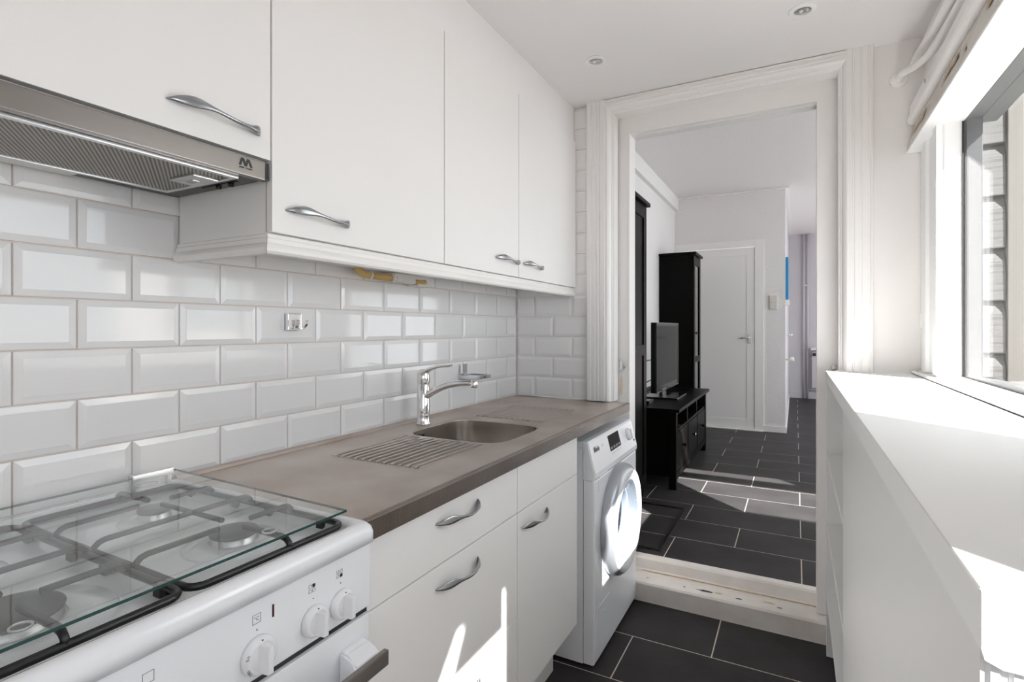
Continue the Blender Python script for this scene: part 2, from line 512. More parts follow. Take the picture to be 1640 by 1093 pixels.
def lay_floor(parent, x0, x1, y0, y1, z, rows, pitch, offs):
    for i, (a, b) in enumerate(rows):
        a, b = max(a, y0), min(b, y1)
        if b - a < 0.02: continue
        off = offs[i % 2]
        k = math.floor((x0 - off) / pitch + 1e-4)
        while off + k * pitch < x1 - 0.005:
            c, d = max(x0, off + k * pitch), min(x1, off + (k + 1) * pitch)
            if d - c > 0.02:
                o = bpy.data.objects.new('floor_tile', floor_tile_mesh(d - c, b - a))
                o.location = ((c + d) / 2, (a + b) / 2, z + random.uniform(0, .0004))
                o.rotation_euler = (random.uniform(-.0006, .0006), random.uniform(-.0006, .0006), 0)
                link(o, parent)
            k += 1
lay_floor(floor_k, WX, RX, -0.9, 2.5, 0, [(2.195 - 0.303 * i, 2.498 - 0.303 * i) for i in range(12)], 0.608, (-0.289, -0.597))
lay_floor(floor_h, LX2, 1.75, 2.668, 9.8, ZF2, [(2.668 + 0.298 * i, 2.668 + 0.298 * (i + 1)) for i in range(24)], 0.6, (0.025, -0.277))

# step / threshold under the doorway
st = bm_new()
prof = [(2.498, -0.02), (2.496, 0.08), (2.502, 0.088), (2.512, 0.091), (2.60, 0.100), (2.612, 0.106), (2.625, 0.145), (2.635, 0.152), (2.672, 0.1535), (2.672, -0.02)]
prism(st, prof, -0.80, 0.18, 'x')
step = tag(obj('trim_2', st, 'threshold_paint'), 'worn cream painted stone step under the doorway', 'step', kind='structure')
def blob(name, m, parent, cx, cy_, z, rx, ry, n=14, seed=1, zf=None):
    rnd = random.Random(seed)
    bm = bm_new()
    ps = []
    for k in range(n):
        a = 2 * PI * k / n; q = rnd.uniform(.55, 1.1)
        ps.append((cx + rx * q * math.cos(a), cy_ + ry * q * math.sin(a)))
    zt = (lambda y: z) if zf is None else zf
    top = [bm.verts.new((x, y, zt(y))) for x, y in ps]
    bm.faces.new(top)
    return obj(name, bm, m, parent)
tread = lambda y: 0.091 + (y - 2.512) * 0.102 + 0.0012
for i, (sx, sy, rx, ry, m) in enumerate([(-0.36, 2.535, .045, .007, 'print_dark'), (-0.30, 2.54, .02, .006, 'stain'), (-0.22, 2.53, .016, .005, 'print_dark'), (-0.06, 2.53, .012, .004, 'print_dark'), (-0.45, 2.532, .007, .005, 'print_dark'), (-0.62, 2.54, .006, .004, 'print_dark'), (-0.10, 2.55, .03, .006, 'stain')]):
    blob('paint_chip', m, step, sx, sy, 0, rx, ry, seed=i + 3, zf=tread)
rust = bm_new()
rnd = random.Random(5)
for i in range(60):
    x0 = -0.66 + i * 0.0125
    w = 0.004 + 0.004 * rnd.random()
    vsx = [(x0, 2.6015 - w), (x0 + .013, 2.6015 - w), (x0 + .013, 2.603), (x0, 2.603)]
    rust.faces.new([rust.verts.new((x, y, tread(y) + 0.0006)) for x, y in vsx])
obj('rust_line', rust, 'stain', step)

# doorway: architraves, ovolo moulding, recessed lining
tr = thing('trim_1', 'white moulded door surround with fluted architraves framing the doorway', 'door surround', (-0.3, 2.44, 0), kind='structure')
def fluted(x0, x1, yf, yb, z0, z1, cuts):
    """vertical board with a stepped front; cuts = [(t, depth)] along the width"""
    poly = [(x0, yb)]
    for t, d in cuts: poly.append((x0 + (x1 - x0) * t, yf + d))
    poly.append((x1, yb))
    bm = bm_new(); prism(bm, poly, z0, z1, 'z'); return bm
fl = [(0, .012), (.04, .004), (.10, 0), (.26, 0), (.28, .004), (.33, .004), (.36, .0005), (.50, .0005), (.52, .004), (.57, .004), (.60, 0), (.68, 0), (.70, .006), (.74, .006), (.77, .001), (1, .001)]
obj('architrave', fluted(-0.889, -0.795, 2.424, YB + .006, CT + .004, ZC, fl), 'gloss_paint', tr)
fr = [(0, .001), (.20, .001), (.22, .004), (.27, .004), (.30, .001), (.5, .001), (.52, .0035), (.56, .0035), (.58, .001), (.8, .001), (.82, .004), (.86, .004), (.9, 0), (.97, .002), (1, .012)]
obj('architrave', fluted(0.175, 0.262, 2.424, YB + .006, 0.0, ZC, fr), 'gloss_paint', tr)
# moulding section: (inward offset, y)
ms_ = [(0, 2.424), (.004, 2.424), (.006, 2.430), (.010, 2.431), (.013, 2.428), (.018, 2.430), (.024, 2.437), (.028, 2.447), (.030, 2.456), (.034, 2.457), (.036, 2.463), (.040, 2.464), (.040, 2.47)]
def mould_frame(x0, x1, zt, zl, zb, sec, yb):
    bm = bm_new()
    cols = []
    secx = sec + [(sec[-1][0], yb), (0, yb)]
    for (px, pz, sx, sz) in ((x0, zl, 1, 0), (x0, zt, 1, -1), (x1, zt, -1, -1), (x1, zb, -1, 0)):
        cols.append([bm.verts.new((px + sx * i, y, pz + sz * i)) for i, y in secx])
    n = len(secx)
    for c in range(3):
        for k in range(n):
            bm.faces.new([cols[c][k], cols[c][(k + 1) % n], cols[c + 1][(k + 1) % n], cols[c + 1][k]])
    bm.faces.new(cols[0]); bm.faces.new(cols[3][::-1])
    return bm
obj('moulding', mould_frame(-0.800, 0.190, 2.337, 0.934, 0.10, ms_, 2.53), 'gloss_paint', tr)
bx('head_board', 'gloss_paint', tr, -0.795, 0.175, 2.428, 2.47, 2.335, ZC - .001, bev=.002)
bx('head_bead', 'gloss_paint', tr, -0.795, 0.175, 2.421, 2.43, 2.345, 2.352, bev=.002)
ln = bm_new()
box(ln, -0.763, -0.707, 2.545, 2.64, 0.10, 2.30); box(ln, 0.078, 0.153, 2.545, 2.64, 0.10, 2.30); box(ln, -0.707, 0.078, 2.545, 2.64, 2.220, 2.30)
obj('lining', ln, 'gloss_paint', tr)
rb = bm_new()
box(rb, -0.716, -0.7075, 2.541, 2.546, 0.11, 2.228, bev=.001)
obj('bead', rb, 'gloss_paint', tr)
mat('pale_stain', (0.80, 0.66, 0.50), 0.5)
b_ = bm_new(); b_.faces.new([b_.verts.new(p) for p in ((-0.754, 2.5446, 0.955), (-0.742, 2.5446, 0.955), (-0.741, 2.5446, 1.0), (-0.744, 2.5446, 1.045), (-0.749, 2.5446, 1.05), (-0.753, 2.5446, 1.02))]); obj('rust_streak', b_, 'pale_stain', tr)
bx('head_bead', 'sill_paint', tr, -0.707, 0.078, 2.575, 2.60, 2.2165, 2.2205, bev=.001)

# ------------------------------------------------------------------ windows in the kitchen
def window(name, label, y0, y1, z0, z1):
    w = thing(name, label, 'window', ((RX + ROX) / 2, (y0 + y1) / 2, z0), kind='structure')
    gx = 0.466
    def fr_(n, m, xa, xb, t, bev=.002):
        b = bm_new()
        box(b, xa, xb, y0, y0 + t, z0, z1, bev=bev); box(b, xa, xb, y1 - t, y1, z0, z1, bev=bev)
        box(b, xa, xb, y0 + t, y1 - t, z0, z0 + t, bev=bev); box(b, xa, xb, y0 + t, y1 - t, z1 - t, z1, bev=bev)
        return obj(n, b, m, w)
    fr_('outer_frame', 'frame_grey', gx + .006, gx + .046, .010)
    fr_('gasket', 'gasket', gx - .003, gx + .006, .004, 0.0005)
    bx('pane', 'window_glass', w, gx - .001, gx + .003, y0 + .002, y1 - .002, z0 + .002, z1 - .002)
    bx('drip_board', 'frame_grey', w, ROX - .002, 0.560, y0 - .05, y1 + .05, z1 - .012, z1 + .02, bev=.003)
    bx('outer_sill', 'frame_grey', w, ROX - .006, 0.545, y0 - .03, y1 + .03, z0 - .03, z0 - .004, bev=.003)
    return w
w1 = window('window_1', 'white framed window over the shelf unit looking onto grey siding', 0.878, 2.15, 1.125, 1.945)
w2 = window('added_window', 'unseen kitchen window beside the camera added to let in sun and sky light', -1.45, 0.22, 1.125, 1.945)  # out of view; added for the drawers' sun patch, made wide for more light
# vertical lining boards between the corner and the window
lb = bm_new()
poly = [(RX, 2.452), (RX - .010, 2.452), (RX - .010, 2.36), (RX - .022, 2.355), (RX - .022, 2.30), (RX - .012, 2.295), (RX - .012, 2.21), (RX - .020, 2.205), (RX - .020, 2.153), (RX, 2.153)]
prism(lb, poly, 1.128, 1.94, 'z')
obj('side_lining', lb, 'sill_paint', w1)
bx('hinge_plate', 'sill_paint', w1, RX - .024, RX - .009, 2.37, 2.385, 1.28, 1.335, bev=.003)
# moulded sill along both windows
sl = bm_new()
sp = [(RX - .040, 1.114), (RX - .040, 1.119), (RX - .036, 1.1225), (RX - .030, 1.1225), (RX - .028, 1.1195), (RX - .020, 1.1195), (RX - .018, 1.124), (RX - .012, 1.126), (RX - .006, 1.126), (RX + .047, 1.1265), (RX + .047, 1.105), (RX - .004, 1.104), (RX - .004, 1.113)]
prism(sl, sp, -1.3, 2.448, 'y')
tag(obj('trim_4', sl, 'sill_paint'), 'white moulded window sill running above the shelf unit', 'window sill', kind='structure')
# back ledge behind the shelf unit on the doorway wall
bx_led = bm_new(); box(bx_led, 0.14, 0.38, 2.435, YB + .004, 1.098, 1.116, bev=.003)
tag(obj('trim_5', bx_led, 'sill_paint'), 'narrow white ledge between shelf unit and doorway wall', 'ledge', kind='structure')
# added unseen blind: strips and slanted gap shape the sun patches on the drawers
bl = thing('sun_mask_blind', 'unseen pale blind added beside the camera to shape the sun on the drawers', 'blind', (0.44, -0.4, 1.945))
b_ = bm_new(); prism(b_, [(-0.02 + .01, 1.94), (0.187, 1.94), (0.187, 1.70), (-0.055, 1.70), (0.0, 1.80)], 0.436, 0.439, 'x'); obj('mask_strip', b_, 'blind', bl)
b_ = bm_new(); prism(b_, [(-0.30, 1.94), (-0.012, 1.94), (-0.035, 1.80), (-0.125, 1.70), (-0.30, 1.70)], 0.436, 0.439, 'x'); obj('mask_strip', b_, 'blind', bl)
b_ = bm_new(); tube(b_, [(0.4375, -0.32, 1.93), (0.4375, 0.21, 1.93)], .009, 10); obj('roller', b_, 'plastic_white', bl)

# ------------------------------------------------------------------ beam, blind box and pipes over the window
bm = bm_new()
prism(bm, [(0.367, 1.938), (0.371, 1.962), (0.376, 1.968), (0.377, 1.985), (0.382, 1.992), (0.383, 2.012), (0.387, 2.020), (0.388, 2.032), (RX, 2.032), (RX, 1.938)], -1.4, 2.448, 'y')
beam = thing('trim_6', 'white beam with peeling paint over the window head', 'beam', (0.39, 0.5, 1.938), kind='structure')
obj('beam_board', bm, 'old_paint', beam)
bx('soffit_board', 'sill_paint', beam, 0.3655, 0.468, -1.4, 2.449, 1.932, 1.9395, bev=.001)
for i, (ya, yb_, zz) in enumerate([(2.20, 2.42, 1.995), (1.80, 1.965, 2.0), (1.70, 1.72, 1.975), (1.50, 1.56, 2.0)]):
    rnd = random.Random(20 + i)
    b_ = bm_new(); n = 16
    up = []; dn = []
    for k in range(n + 1):
        t = k / n; y = ya + (yb_ - ya) * t
        za = zz + rnd.uniform(0.004, 0.024); zb = zz - rnd.uniform(0.0, 0.022)
        fx = lambda z: 0.3655 + (z - 1.938) / 0.094 * 0.0205 - 0.0012
        up.append(b_.verts.new((fx(za), y, za))); dn.append(b_.verts.new((fx(zb), y, zb)))
    for k in range(n): b_.faces.new([dn[k], dn[k + 1], up[k + 1], up[k]])
    obj('bare_wood_patch', b_, 'wood_bare', beam)
vb = thing('blind_rail', 'long white wooden rail fixed above the window beam', 'rail', (0.39, 0.5, 2.04))
bm = bm_new()
prism(bm, [(0.372, 2.036), (0.368, 2.042), (0.366, 2.052), (0.369, 2.060), (0.374, 2.066), (0.374, 2.10), (0.378, 2.108), (RX - .001, 2.108), (RX - .001, 2.034), (0.378, 2.034)], -1.4, 2.440, 'y')
obj('rail_board', bm, 'gloss_paint', vb)
bx('screw_mark', 'print_grey', vb, .3728, .3745, 2.17, 2.176, 2.082, 2.094)
p1 = thing('heating_pipe', 'white painted pipe bending into a round collar on the wall beside the doorway', 'pipe', (0.343, 2.45, 2.215), group='white pipes under the ceiling')
path = smooth_path([(0.343, 2.452, 2.215), (0.343, 2.425, 2.215), (0.348, 2.37, 2.206), (0.366, 2.26, 2.180), (0.383, 2.13, 2.163), (0.392, 1.95, 2.158), (0.394, 1.5, 2.157), (0.394, 0.5, 2.157), (0.394, -1.48, 2.157)], 5)
obj('pipe', tube(bm_new(), path, 0.0125, 12), 'gloss_paint', p1)
obj('wall_collar', lathe(bm_new(), [(0.030, 0), (0.029, -.004), (0.024, -.008), (0.013, -.010)], (0.343, YB, 2.215), 'y', 24), 'gloss_paint', p1)
p2 = thing('heating_pipe', 'straight white painted pipe tight under the ceiling above the window', 'pipe', (0.385, 2.45, 2.25), group='white pipes under the ceiling')
path = smooth_path([(0.388, 2.452, 2.262), (0.386, 2.35, 2.250), (0.384, 2.15, 2.222), (0.386, 1.9, 2.206), (0.388, 1.5, 2.200), (0.388, 0.4, 2.198), (0.388, -1.48, 2.198)], 5)
obj('pipe', tube(bm_new(), path, 0.0145, 12), 'gloss_paint', p2)

# recessed spotlights
for (x, y, lab) in ((-0.71, 2.054, 'round white recessed ceiling spotlight nearer the wall cabinets'), (0.021, 2.055, 'round white recessed ceiling spotlight nearer the window')):
    s = thing('ceiling_spotlight', lab, 'spotlight', (x, y, ZC), group='recessed spotlights')
    obj('ring', lathe(bm_new(), [(0.043, 0), (0.043, -.003), (0.040, -.006), (0.030, -.008), (0.0275, -.006), (0.026, -.001), (0.0255, 0.0)], (x, y, ZC), 'z', 40), 'sill_paint', s)
    obj('reflector', lathe(bm_new(), [(0.0255, -.0022), (0.020, -.0035), (0.010, -.0042), (0.0, -.0044)], (x, y, ZC), 'z', 32), 'bulb', s)
    obj('bulb_lens', lathe(bm_new(), [(0.008, -.004), (0.006, -.0075), (0.0, -.009)], (x - .004, y - .003, ZC), 'z', 16), 'sill_paint', s)
    b_ = bm_new(); tube(b_, [(x + .0265 * math.cos(a), y + .0265 * math.sin(a), ZC - .0075) for a in [(-2.3 + 0.12 * k) for k in range(18)]], .0011, 6); obj('spring_clip', b_, 'print_grey', s)

# ------------------------------------------------------------------ handles
def handle_mesh(L=0.18):
    """wave pull lying along +y, standing out along +x, centred at the origin"""
    bm = bm_new()
    N = 26; M = 12
    rings = []
    for i in range(N + 1):
        s = i / N
        y = (s - .5) * L
        out = 0.027 * (math.sin(PI * min(1, s / 1.0)) ** 0.62 if 0 < s < 1 else 0.0)
        out = max(out, 0.0)
        if s > .86: out = 0.027 * math.sin(PI * .86) ** .62 * (1 - ((s - .86) / .14) ** 2.2)
        z = 0.0045 * math.sin(2 * PI * s + 0.3)
        h = 0.0035 + 0.0062 * math.exp(-((s - .20) / .14) ** 2) + 0.0058 * math.exp(-((s - .95) / .12) ** 2)
        w = 0.0028 + 0.0022 * math.exp(-((s - .75) / .2) ** 2)
        if s < .06: h *= (0.35 + .65 * s / .06)
        rings.append([bm.verts.new((out + w * math.cos(2 * PI * k / M), y, z + h * math.sin(2 * PI * k / M))) for k in range(M)])
    for i in range(N):
        for k in range(M):
            f = bm.faces.new([rings[i][k], rings[i][(k + 1) % M], rings[i + 1][(k + 1) % M], rings[i + 1][k]]); f.smooth = True
    bm.faces.new(rings[0][::-1]); bm.faces.new(rings[-1])
    bmesh.ops.recalc_face_normals(bm, faces=bm.faces)
    me = bpy.data.meshes.new('handle'); bm.to_mesh(me); bm.free(); me.materials.append(MATS['satin'])
    return me
HANDLE = handle_mesh()
def add_handle(parent, x, y, z):
    o = bpy.data.objects.new('handle', HANDLE)
    o.location = (x, y, z)
    return link(o, parent)

# ------------------------------------------------------------------ base units
DX = -0.705          # front of the base doors
def carcass(x0, x1, y0, y1, z0, z1, t=.016, open_front=True):
    bm = bm_new()
    box(bm, x0, x1, y0, y0 + t, z0, z1); box(bm, x0, x1, y1 - t, y1, z0, z1)
    box(bm, x0, x1, y0 + t, y1 - t, z0, z0 + t); box(bm, x0, x0 + .005, y0 + t, y1 - t, z0 + t, z1)
    return bm
u1 = thing('drawer_unit', 'white base unit of three drawers between stove and sink cupboard', 'drawer unit', (-0.98, 1.05, 0))
obj('body', carcass(WX + .01, DX - .019, 0.752, 1.360, 0.197, 0.892), 'cabinet', u1)
for za, zb, hz in ((0.750, 0.886, 0.842), (0.452, 0.747, 0.697), (0.200, 0.449, 0.402)):
    d = bx('drawer_front', 'cabinet', u1, DX - .018, DX, 0.752, 1.3585, za, zb, bev=.0012)
    add_handle(d, DX, 1.055, hz)
bx('plinth', 'cabinet', u1, -0.815, -0.80, 0.752, 1.36, 0.0, 0.197)
u2 = thing('base_cupboard', 'white sink cupboard with one door beside the washing machine', 'cupboard', (-0.98, 1.6, 0))
bm = carcass(WX + .01, DX - .019, 1.3615, 1.834, 0.197, 0.78)
obj('body', bm, 'cabinet', u2)
bx('false_front', 'cabinet', u2, DX - .018, DX, 1.3625, 1.834, 0.750, 0.886, bev=.0012)
d = bx('door', 'cabinet', u2, DX - .018, DX, 1.3625, 1.834, 0.200, 0.747, bev=.0012)
add_handle(d, DX, 1.474, 0.697)
bx('plinth', 'cabinet', u2, -0.815, -0.80, 1.3615, 1.834, 0.0, 0.197)

# ------------------------------------------------------------------ worktop with sink
wt = thing('worktop', 'stained stainless steel worktop with sink bowl and ribbed drainers', 'worktop', (-0.98, 1.6, 0.896))
SXC, SYC, SA, SB = -0.970, 1.565, 0.178, 0.168
x0, x1, y0, y1 = WX + .002, -0.684, 0.726, 2.452
def sup(th, a, b, n=5.0):
    c, s = abs(math.cos(th)), abs(math.sin(th))
    r = ((c / a) ** n + (s / b) ** n) ** (-1 / n)
    return r * math.cos(th), r * math.sin(th)
ths = [2 * PI * k / 72 for k in range(72)]
for (cx_, cy_) in ((x0, y0), (x1, y0), (x1, y1), (x0, y1)): ths.append(math.atan2(cy_ - SYC, cx_ - SXC) % (2 * PI))
ths = sorted(set(round(t, 6) for t in ths))
bm = bm_new()
def rectpt(th):
    c, s = math.cos(th), math.sin(th)
    t = 1e9
    if c > 1e-9: t = min(t, (x1 - SXC) / c)
    if c < -1e-9: t = min(t, (x0 - SXC) / c)
    if s > 1e-9: t = min(t, (y1 - SYC) / s)
    if s < -1e-9: t = min(t, (y0 - SYC) / s)
    return SXC + c * t, SYC + s * t
nT = len(ths)
OUT = [rectpt(t) for t in ths]
R1 = [bm.verts.new((x, y, CT)) for x, y in OUT]
R2 = [bm.verts.new((SXC + a, SYC + b, CT)) for a, b in (sup(t, SA + .010, SB + .010) for t in ths)]
R3 = [bm.verts.new((SXC + a, SYC + b, CT - .0025)) for a, b in (sup(t, SA + .003, SB + .003) for t in ths)]
R4 = [bm.verts.new((SXC + a, SYC + b, CT - .034)) for a, b in (sup(t, SA, SB) for t in ths)]
R0 = [bm.verts.new((x, y, CT - .034)) for x, y in OUT]
for A, B in ((R1, R2), (R2, R3), (R3, R4), (R4, R0), (R0, R1)):
    for k in range(nT): bm.faces.new([A[k], A[(k + 1) % nT], B[(k + 1) % nT], B[k]])
obj('top', bm, 'worktop_steel', wt)
bm = bm_new()
prof = [(0.0, 0.0), (-.001, -.02), (-.004, -.10), (-.010, -.128), (-.024, -.145), (-.05, -.150), (-.12, -.153)]
rg = []
for dx_, dz_ in prof: rg.append([bm.verts.new((SXC + a, SYC + b, CT - .004 + dz_)) for a, b in (sup(t, SA + dx_, SB + dx_) for t in ths)])
for i in range(len(rg) - 1):
    for k in range(nT):
        f = bm.faces.new([rg[i][k], rg[i][(k + 1) % nT], rg[i + 1][(k + 1) % nT], rg[i + 1][k]]); f.smooth = True
bm.faces.new(rg[-1])
sink = obj('sink_bowl', bm, 'sink_steel', wt)
obj('drain', lathe(bm_new(), [(0.042, .001), (.040, .004), (.030, .003), (.028, .0), (.0, -.001)], (SXC, SYC + .02, CT - .157), 'z', 28), 'chrome', sink)
b_ = bm_new()
for k in range(5): box(b_, -1.1415 + .0, -1.1395, 1.462 + k * .008, 1.4655 + k * .008, CT - .032, CT - .018)
obj('overflow_slot', b_, 'black', sink)
def ridges(ya, yb_, x_a, x_b, n):
    bm = bm_new()
    for i in range(n):
        x = x_a + (x_b - x_a) * i / (n - 1)
        P = []
        for (yy, s) in ((ya, 0.15), (ya + .012, 1), (yb_ - .012, 1), (yb_, 0.15)):
            P.append([bm.verts.new((x + dx, yy, CT + .0002 + dz * s)) for dx, dz in ((-.0095, 0), (-.0055, .0030), (0, .0045), (.0055, .0030), (.0095, 0))])
        for a in range(3):
            for k in range(4):
                f = bm.faces.new([P[a][k], P[a][k + 1], P[a + 1][k + 1], P[a + 1][k]]); f.smooth = True
    return bm
obj('drainer_ribs', ridges(1.06, 1.375, -1.115, -0.835, 12), 'rib_steel', wt)['kind'] = 'stuff'
obj('drainer_ribs', ridges(1.80, 2.13, -1.115, -0.835, 12), 'rib_steel', wt)['kind'] = 'stuff'
fb = bm_new()
prism(fb, [(x1 - .012, CT - .0005), (x1 - .010, CT + .0022), (x1 - .003, CT + .0024), (x1 + .002, CT - .002), (x1 + .002, CT - .038), (x1 - .010, CT - .038)], y0, y1, 'y')
obj('front_edge', fb, 'edge_steel', wt)
bk = bm_new()
prism(bk, [(x0 + .0, CT), (x0 + .0, CT + .007), (x0 + .004, CT + .009), (x0 + .010, CT + .006), (x0 + .014, CT)], y0, y1, 'y')
obj('back_upstand', bk, 'worktop_steel', wt)

# mixer tap
fx, fy = -1.192, 1.559
tp = thing('mixer_tap', 'chrome single lever mixer tap standing behind the sink', 'tap', (fx, fy, CT))
obj('body', lathe(bm_new(), [(0.0, .0004), (.0265, .0004), (.0265, .006), (.0235, .010), (.0225, .03), (.0225, .143), (.0215, .1445), (.0215, .146)], (fx, fy, CT), 'z', 36), 'chrome', tp)
obj('head', lathe(bm_new(), [(.0218, .1475), (.0228, .150), (.0232, .168), (.022, .182), (.017, .194), (.009, .200), (0, .2015)], (fx, fy, CT), 'z', 36), 'chrome', tp)
lv = smooth_path([(fx - .010, fy, CT + .184), (fx + .012, fy, CT + .192), (fx + .035, fy + .002, CT + .203), (fx + .070, fy + .004, CT + .212), (fx + .105, fy + .006, CT + .215), (fx + .120, fy + .007, CT + .218)], 5)
n_ = len(lv)
obj('lever', tube(bm_new(), lv, .01, 12, rad=[.017 * (1 - t) ** 1.0 + .0065 for t in [i / (n_ - 1) for i in range(n_)]], flat=(1.0, .42)), 'chrome', tp)
sp_ = smooth_path([(fx + .012, fy, CT + .103), (fx + .045, fy + .002, CT + .122), (fx + .095, fy + .004, CT + .144), (fx + .145, fy + .006, CT + .155), (fx + .185, fy + .008, CT + .159), (fx + .205, fy + .008, CT + .159)], 5)
n_ = len(sp_)
obj('spout', tube(bm_new(), sp_, .012, 14, rad=[.0150 - .0040 * i / (n_ - 1) for i in range(n_)], flat=(1.05, .85)), 'chrome', tp)
obj('aerator', lathe(bm_new(), [(.010, .011), (.0125, .008), (.013, -.008), (.0115, -.013), (.0, -.013)], (fx + .212, fy + .008, CT + .157), 'z', 20), 'chrome', tp)

# ------------------------------------------------------------------ wall accessories on the tiles
TX = WX + 0.0008
def jhook(bm, o, out, side, up, w=.009, t=.004, R=.020):
    o = Vector(o); out = Vector(out); side = Vector(side); up = Vector(up)
    pts = [o, o + out * .010]
    for k in range(9):
        a = -PI / 2 + (PI * 0.5) * k / 8
        pts.append(o + out * (.010 + R * math.cos(a) * .9) + up * (R + R * math.sin(a)))
    pts.append(pts[-1] + up * .004 + out * .001)
    prev = None; rings = []
    for i, p in enumerate(pts):
        tt = (pts[min(i + 1, len(pts) - 1)] - pts[max(i - 1, 0)]).normalized()
        n = tt.cross(side).normalized()
        rings.append([bm.verts.new(p + side * (sx * w / 2) + n * (sn * t / 2)) for sx, sn in ((-1, -1), (1, -1), (1, 1), (-1, 1))])
    for i in range(len(rings) - 1):
        for k in range(4): bm.faces.new([rings[i][k], rings[i][(k + 1) % 4], rings[i + 1][(k + 1) % 4], rings[i + 1][k]])
    bm.faces.new(rings[0][::-1]); bm.faces.new(rings[-1])
dh = thing('towel_hook', 'square chrome double hook on the white wall tiles', 'hook', (TX, 1.055, 1.298))
bx('wall_plate', 'chrome', dh, TX, TX + .013, 1.031, 1.077, 1.274, 1.321, bev=.0015)
for yy, sd in ((1.046, -.12), (1.066, .12)):
    b_ = bm_new(); jhook(b_, (TX + .012, yy, 1.279), (1, sd * 1.6, 0), (-sd * 1.6, 1, 0), (0, 0, 1)); obj('hook', b_, 'chrome', dh)
sd_ = thing('soap_dish', 'square chrome soap dish holder on the tiles behind the tap', 'soap dish', (TX, 1.94, 1.07))
bx('wall_plate', 'chrome', sd_, TX, TX + .014, 1.915, 1.958, 1.082, 1.126, bev=.0015)
b_ = bm_new()
box(b_, TX, TX + .094, 1.914, 1.919, 1.063, 1.078); box(b_, TX, TX + .094, 2.020, 2.025, 1.063, 1.078)
box(b_, TX + .089, TX + .094, 1.919, 2.020, 1.063, 1.078); box(b_, TX, TX + .005, 1.919, 2.020, 1.063, 1.078)
obj('frame', b_, 'chrome', sd_)
bx('tray', 'satin', sd_, TX + .005, TX + .089, 1.919, 2.020, 1.063, 1.066)
sh = thing('coat_hook', 'small chrome single hook on the white door lining', 'hook', (-0.776, 2.45, 1.097))
# hook sits on the side face of the lining, left of the doorway
bx('wall_plate', 'chrome', sh, -0.7625, -0.757, 2.530, 2.544, 1.073, 1.121, bev=.001)
bx('backing', 'chrome', sh, -0.786 + .024, -0.742, 2.538, 2.5445, 1.073, 1.121, bev=.001)
b_ = bm_new(); jhook(b_, (-0.748, 2.540, 1.080), (.8, -.6, 0), (.6, .8, 0), (0, 0, 1), w=.008, t=.003, R=.018); obj('hook', b_, 'chrome', sh)
dc = thing('door_catch', 'small metal catch on the door lining beside the shelf unit', 'catch', (0.14, 2.545, 1.118))
bx('plate', 'satin', dc, 0.132, 0.150, 2.5435, 2.5455, 1.108, 1.130, bev=.0006)
b_ = bm_new(); tube(b_, [(0.134, 2.537, 1.119), (0.149, 2.537, 1.119)], .007, 12); obj('roller', b_, 'chrome', dc)

# ------------------------------------------------------------------ wall cabinets
UX = -0.947
def wall_cab(name, label, y0, y1, z0, z1, ysplit_handle, hz, near_side=False):
    c = thing(name, label, 'wall cabinet', (-1.11, (y0 + y1) / 2, z0), group=None)
    b_ = bm_new(); t = .016
    box(b_, WX + .009, UX - .019, y0, y0 + t, z0, z1); box(b_, WX + .009, UX - .019, y1 - t, y1, z0, z1)
    box(b_, WX + .009, UX - .019, y0 + t, y1 - t, z0, z0 + t); box(b_, WX + .009, UX - .019, y0 + t, y1 - t, z1 - t, z1)
    box(b_, WX + .009, WX + .014, y0 + t, y1 - t, z0 + t, z1 - t)
    obj('body', b_, 'cabinet', c)
    d = bx('door', 'cabinet', c, UX - .017, UX, y0 + .0012, y1 - .0012, z0 + .002, z1, bev=.0012)
    add_handle(d, UX, ysplit_handle, hz)
    return c
c1 = wall_cab('wall_cabinet', 'widest white wall cabinet, directly beside the extractor hood', 0.7345, 1.343, 1.476, 2.190, 0.858, 1.527)
c2 = wall_cab('wall_cabinet', 'middle white wall cabinet with handle at its lower far corner', 1.3445, 1.839, 1.476, 2.190, 1.745, 1.533)
c3 = wall_cab('wall_cabinet', 'white wall cabinet next to the doorway wall, above the soap dish', 1.8405, 2.446, 1.476, 2.190, 1.963, 1.533)
c0 = wall_cab('wall_cabinet', 'white wall cabinet with drop door above the extractor hood', 0.130, 0.7325, 1.6205, 2.190, 0.617, 1.671)
bx('edge_strip', 'edge_band', c1, UX - .0185, UX - .0165, 0.7345, 0.7352 + .0001, 1.478, 2.19)
fas = bm_new(); box(fas, WX + .02, UX - .010, 0.13, 2.447, 2.192, ZC - .0005)
tag(obj('trim_7', fas, 'ceiling_paint'), 'white boxing between wall cabinets and ceiling', 'fascia', kind='structure')
# pelmet under the wall cabinets
pl = thing('cabinet_pelmet', 'white moulded pelmet strip under the wall cabinets', 'pelmet', (-1.1, 1.6, 1.432))
psec = [(0, 1.475), (.004, 1.475), (.004, 1.468), (.007, 1.466), (.0075, 1.457), (.011, 1.452), (.0135, 1.446), (.013, 1.439), (.009, 1.4335), (.003, 1.4325), (0, 1.4325), (-.012, 1.434), (-.012, 1.475)]
b_ = bm_new()
xb = UX - .014
cols = [[b_.verts.new((xb + o, 0.737 - o, z)) for o, z in psec], [b_.verts.new((xb + o, 2.442, z)) for o, z in psec]]
n = len(psec)
for k in range(n): b_.faces.new([cols[0][k], cols[0][(k + 1) % n], cols[1][(k + 1) % n], cols[1][k]])
b_.faces.new(cols[0][::-1]); b_.faces.new(cols[1])
obj('front_strip', b_, 'pelmet', pl)
b_ = bm_new()
cols = [[b_.verts.new((xb + o - .0012, 0.737 - o, z)) for o, z in psec], [b_.verts.new((WX + .001, 0.737 - o, z)) for o, z in psec]]
for k in range(n): b_.faces.new([cols[0][k], cols[0][(k + 1) % n], cols[1][(k + 1) % n], cols[1][k]])
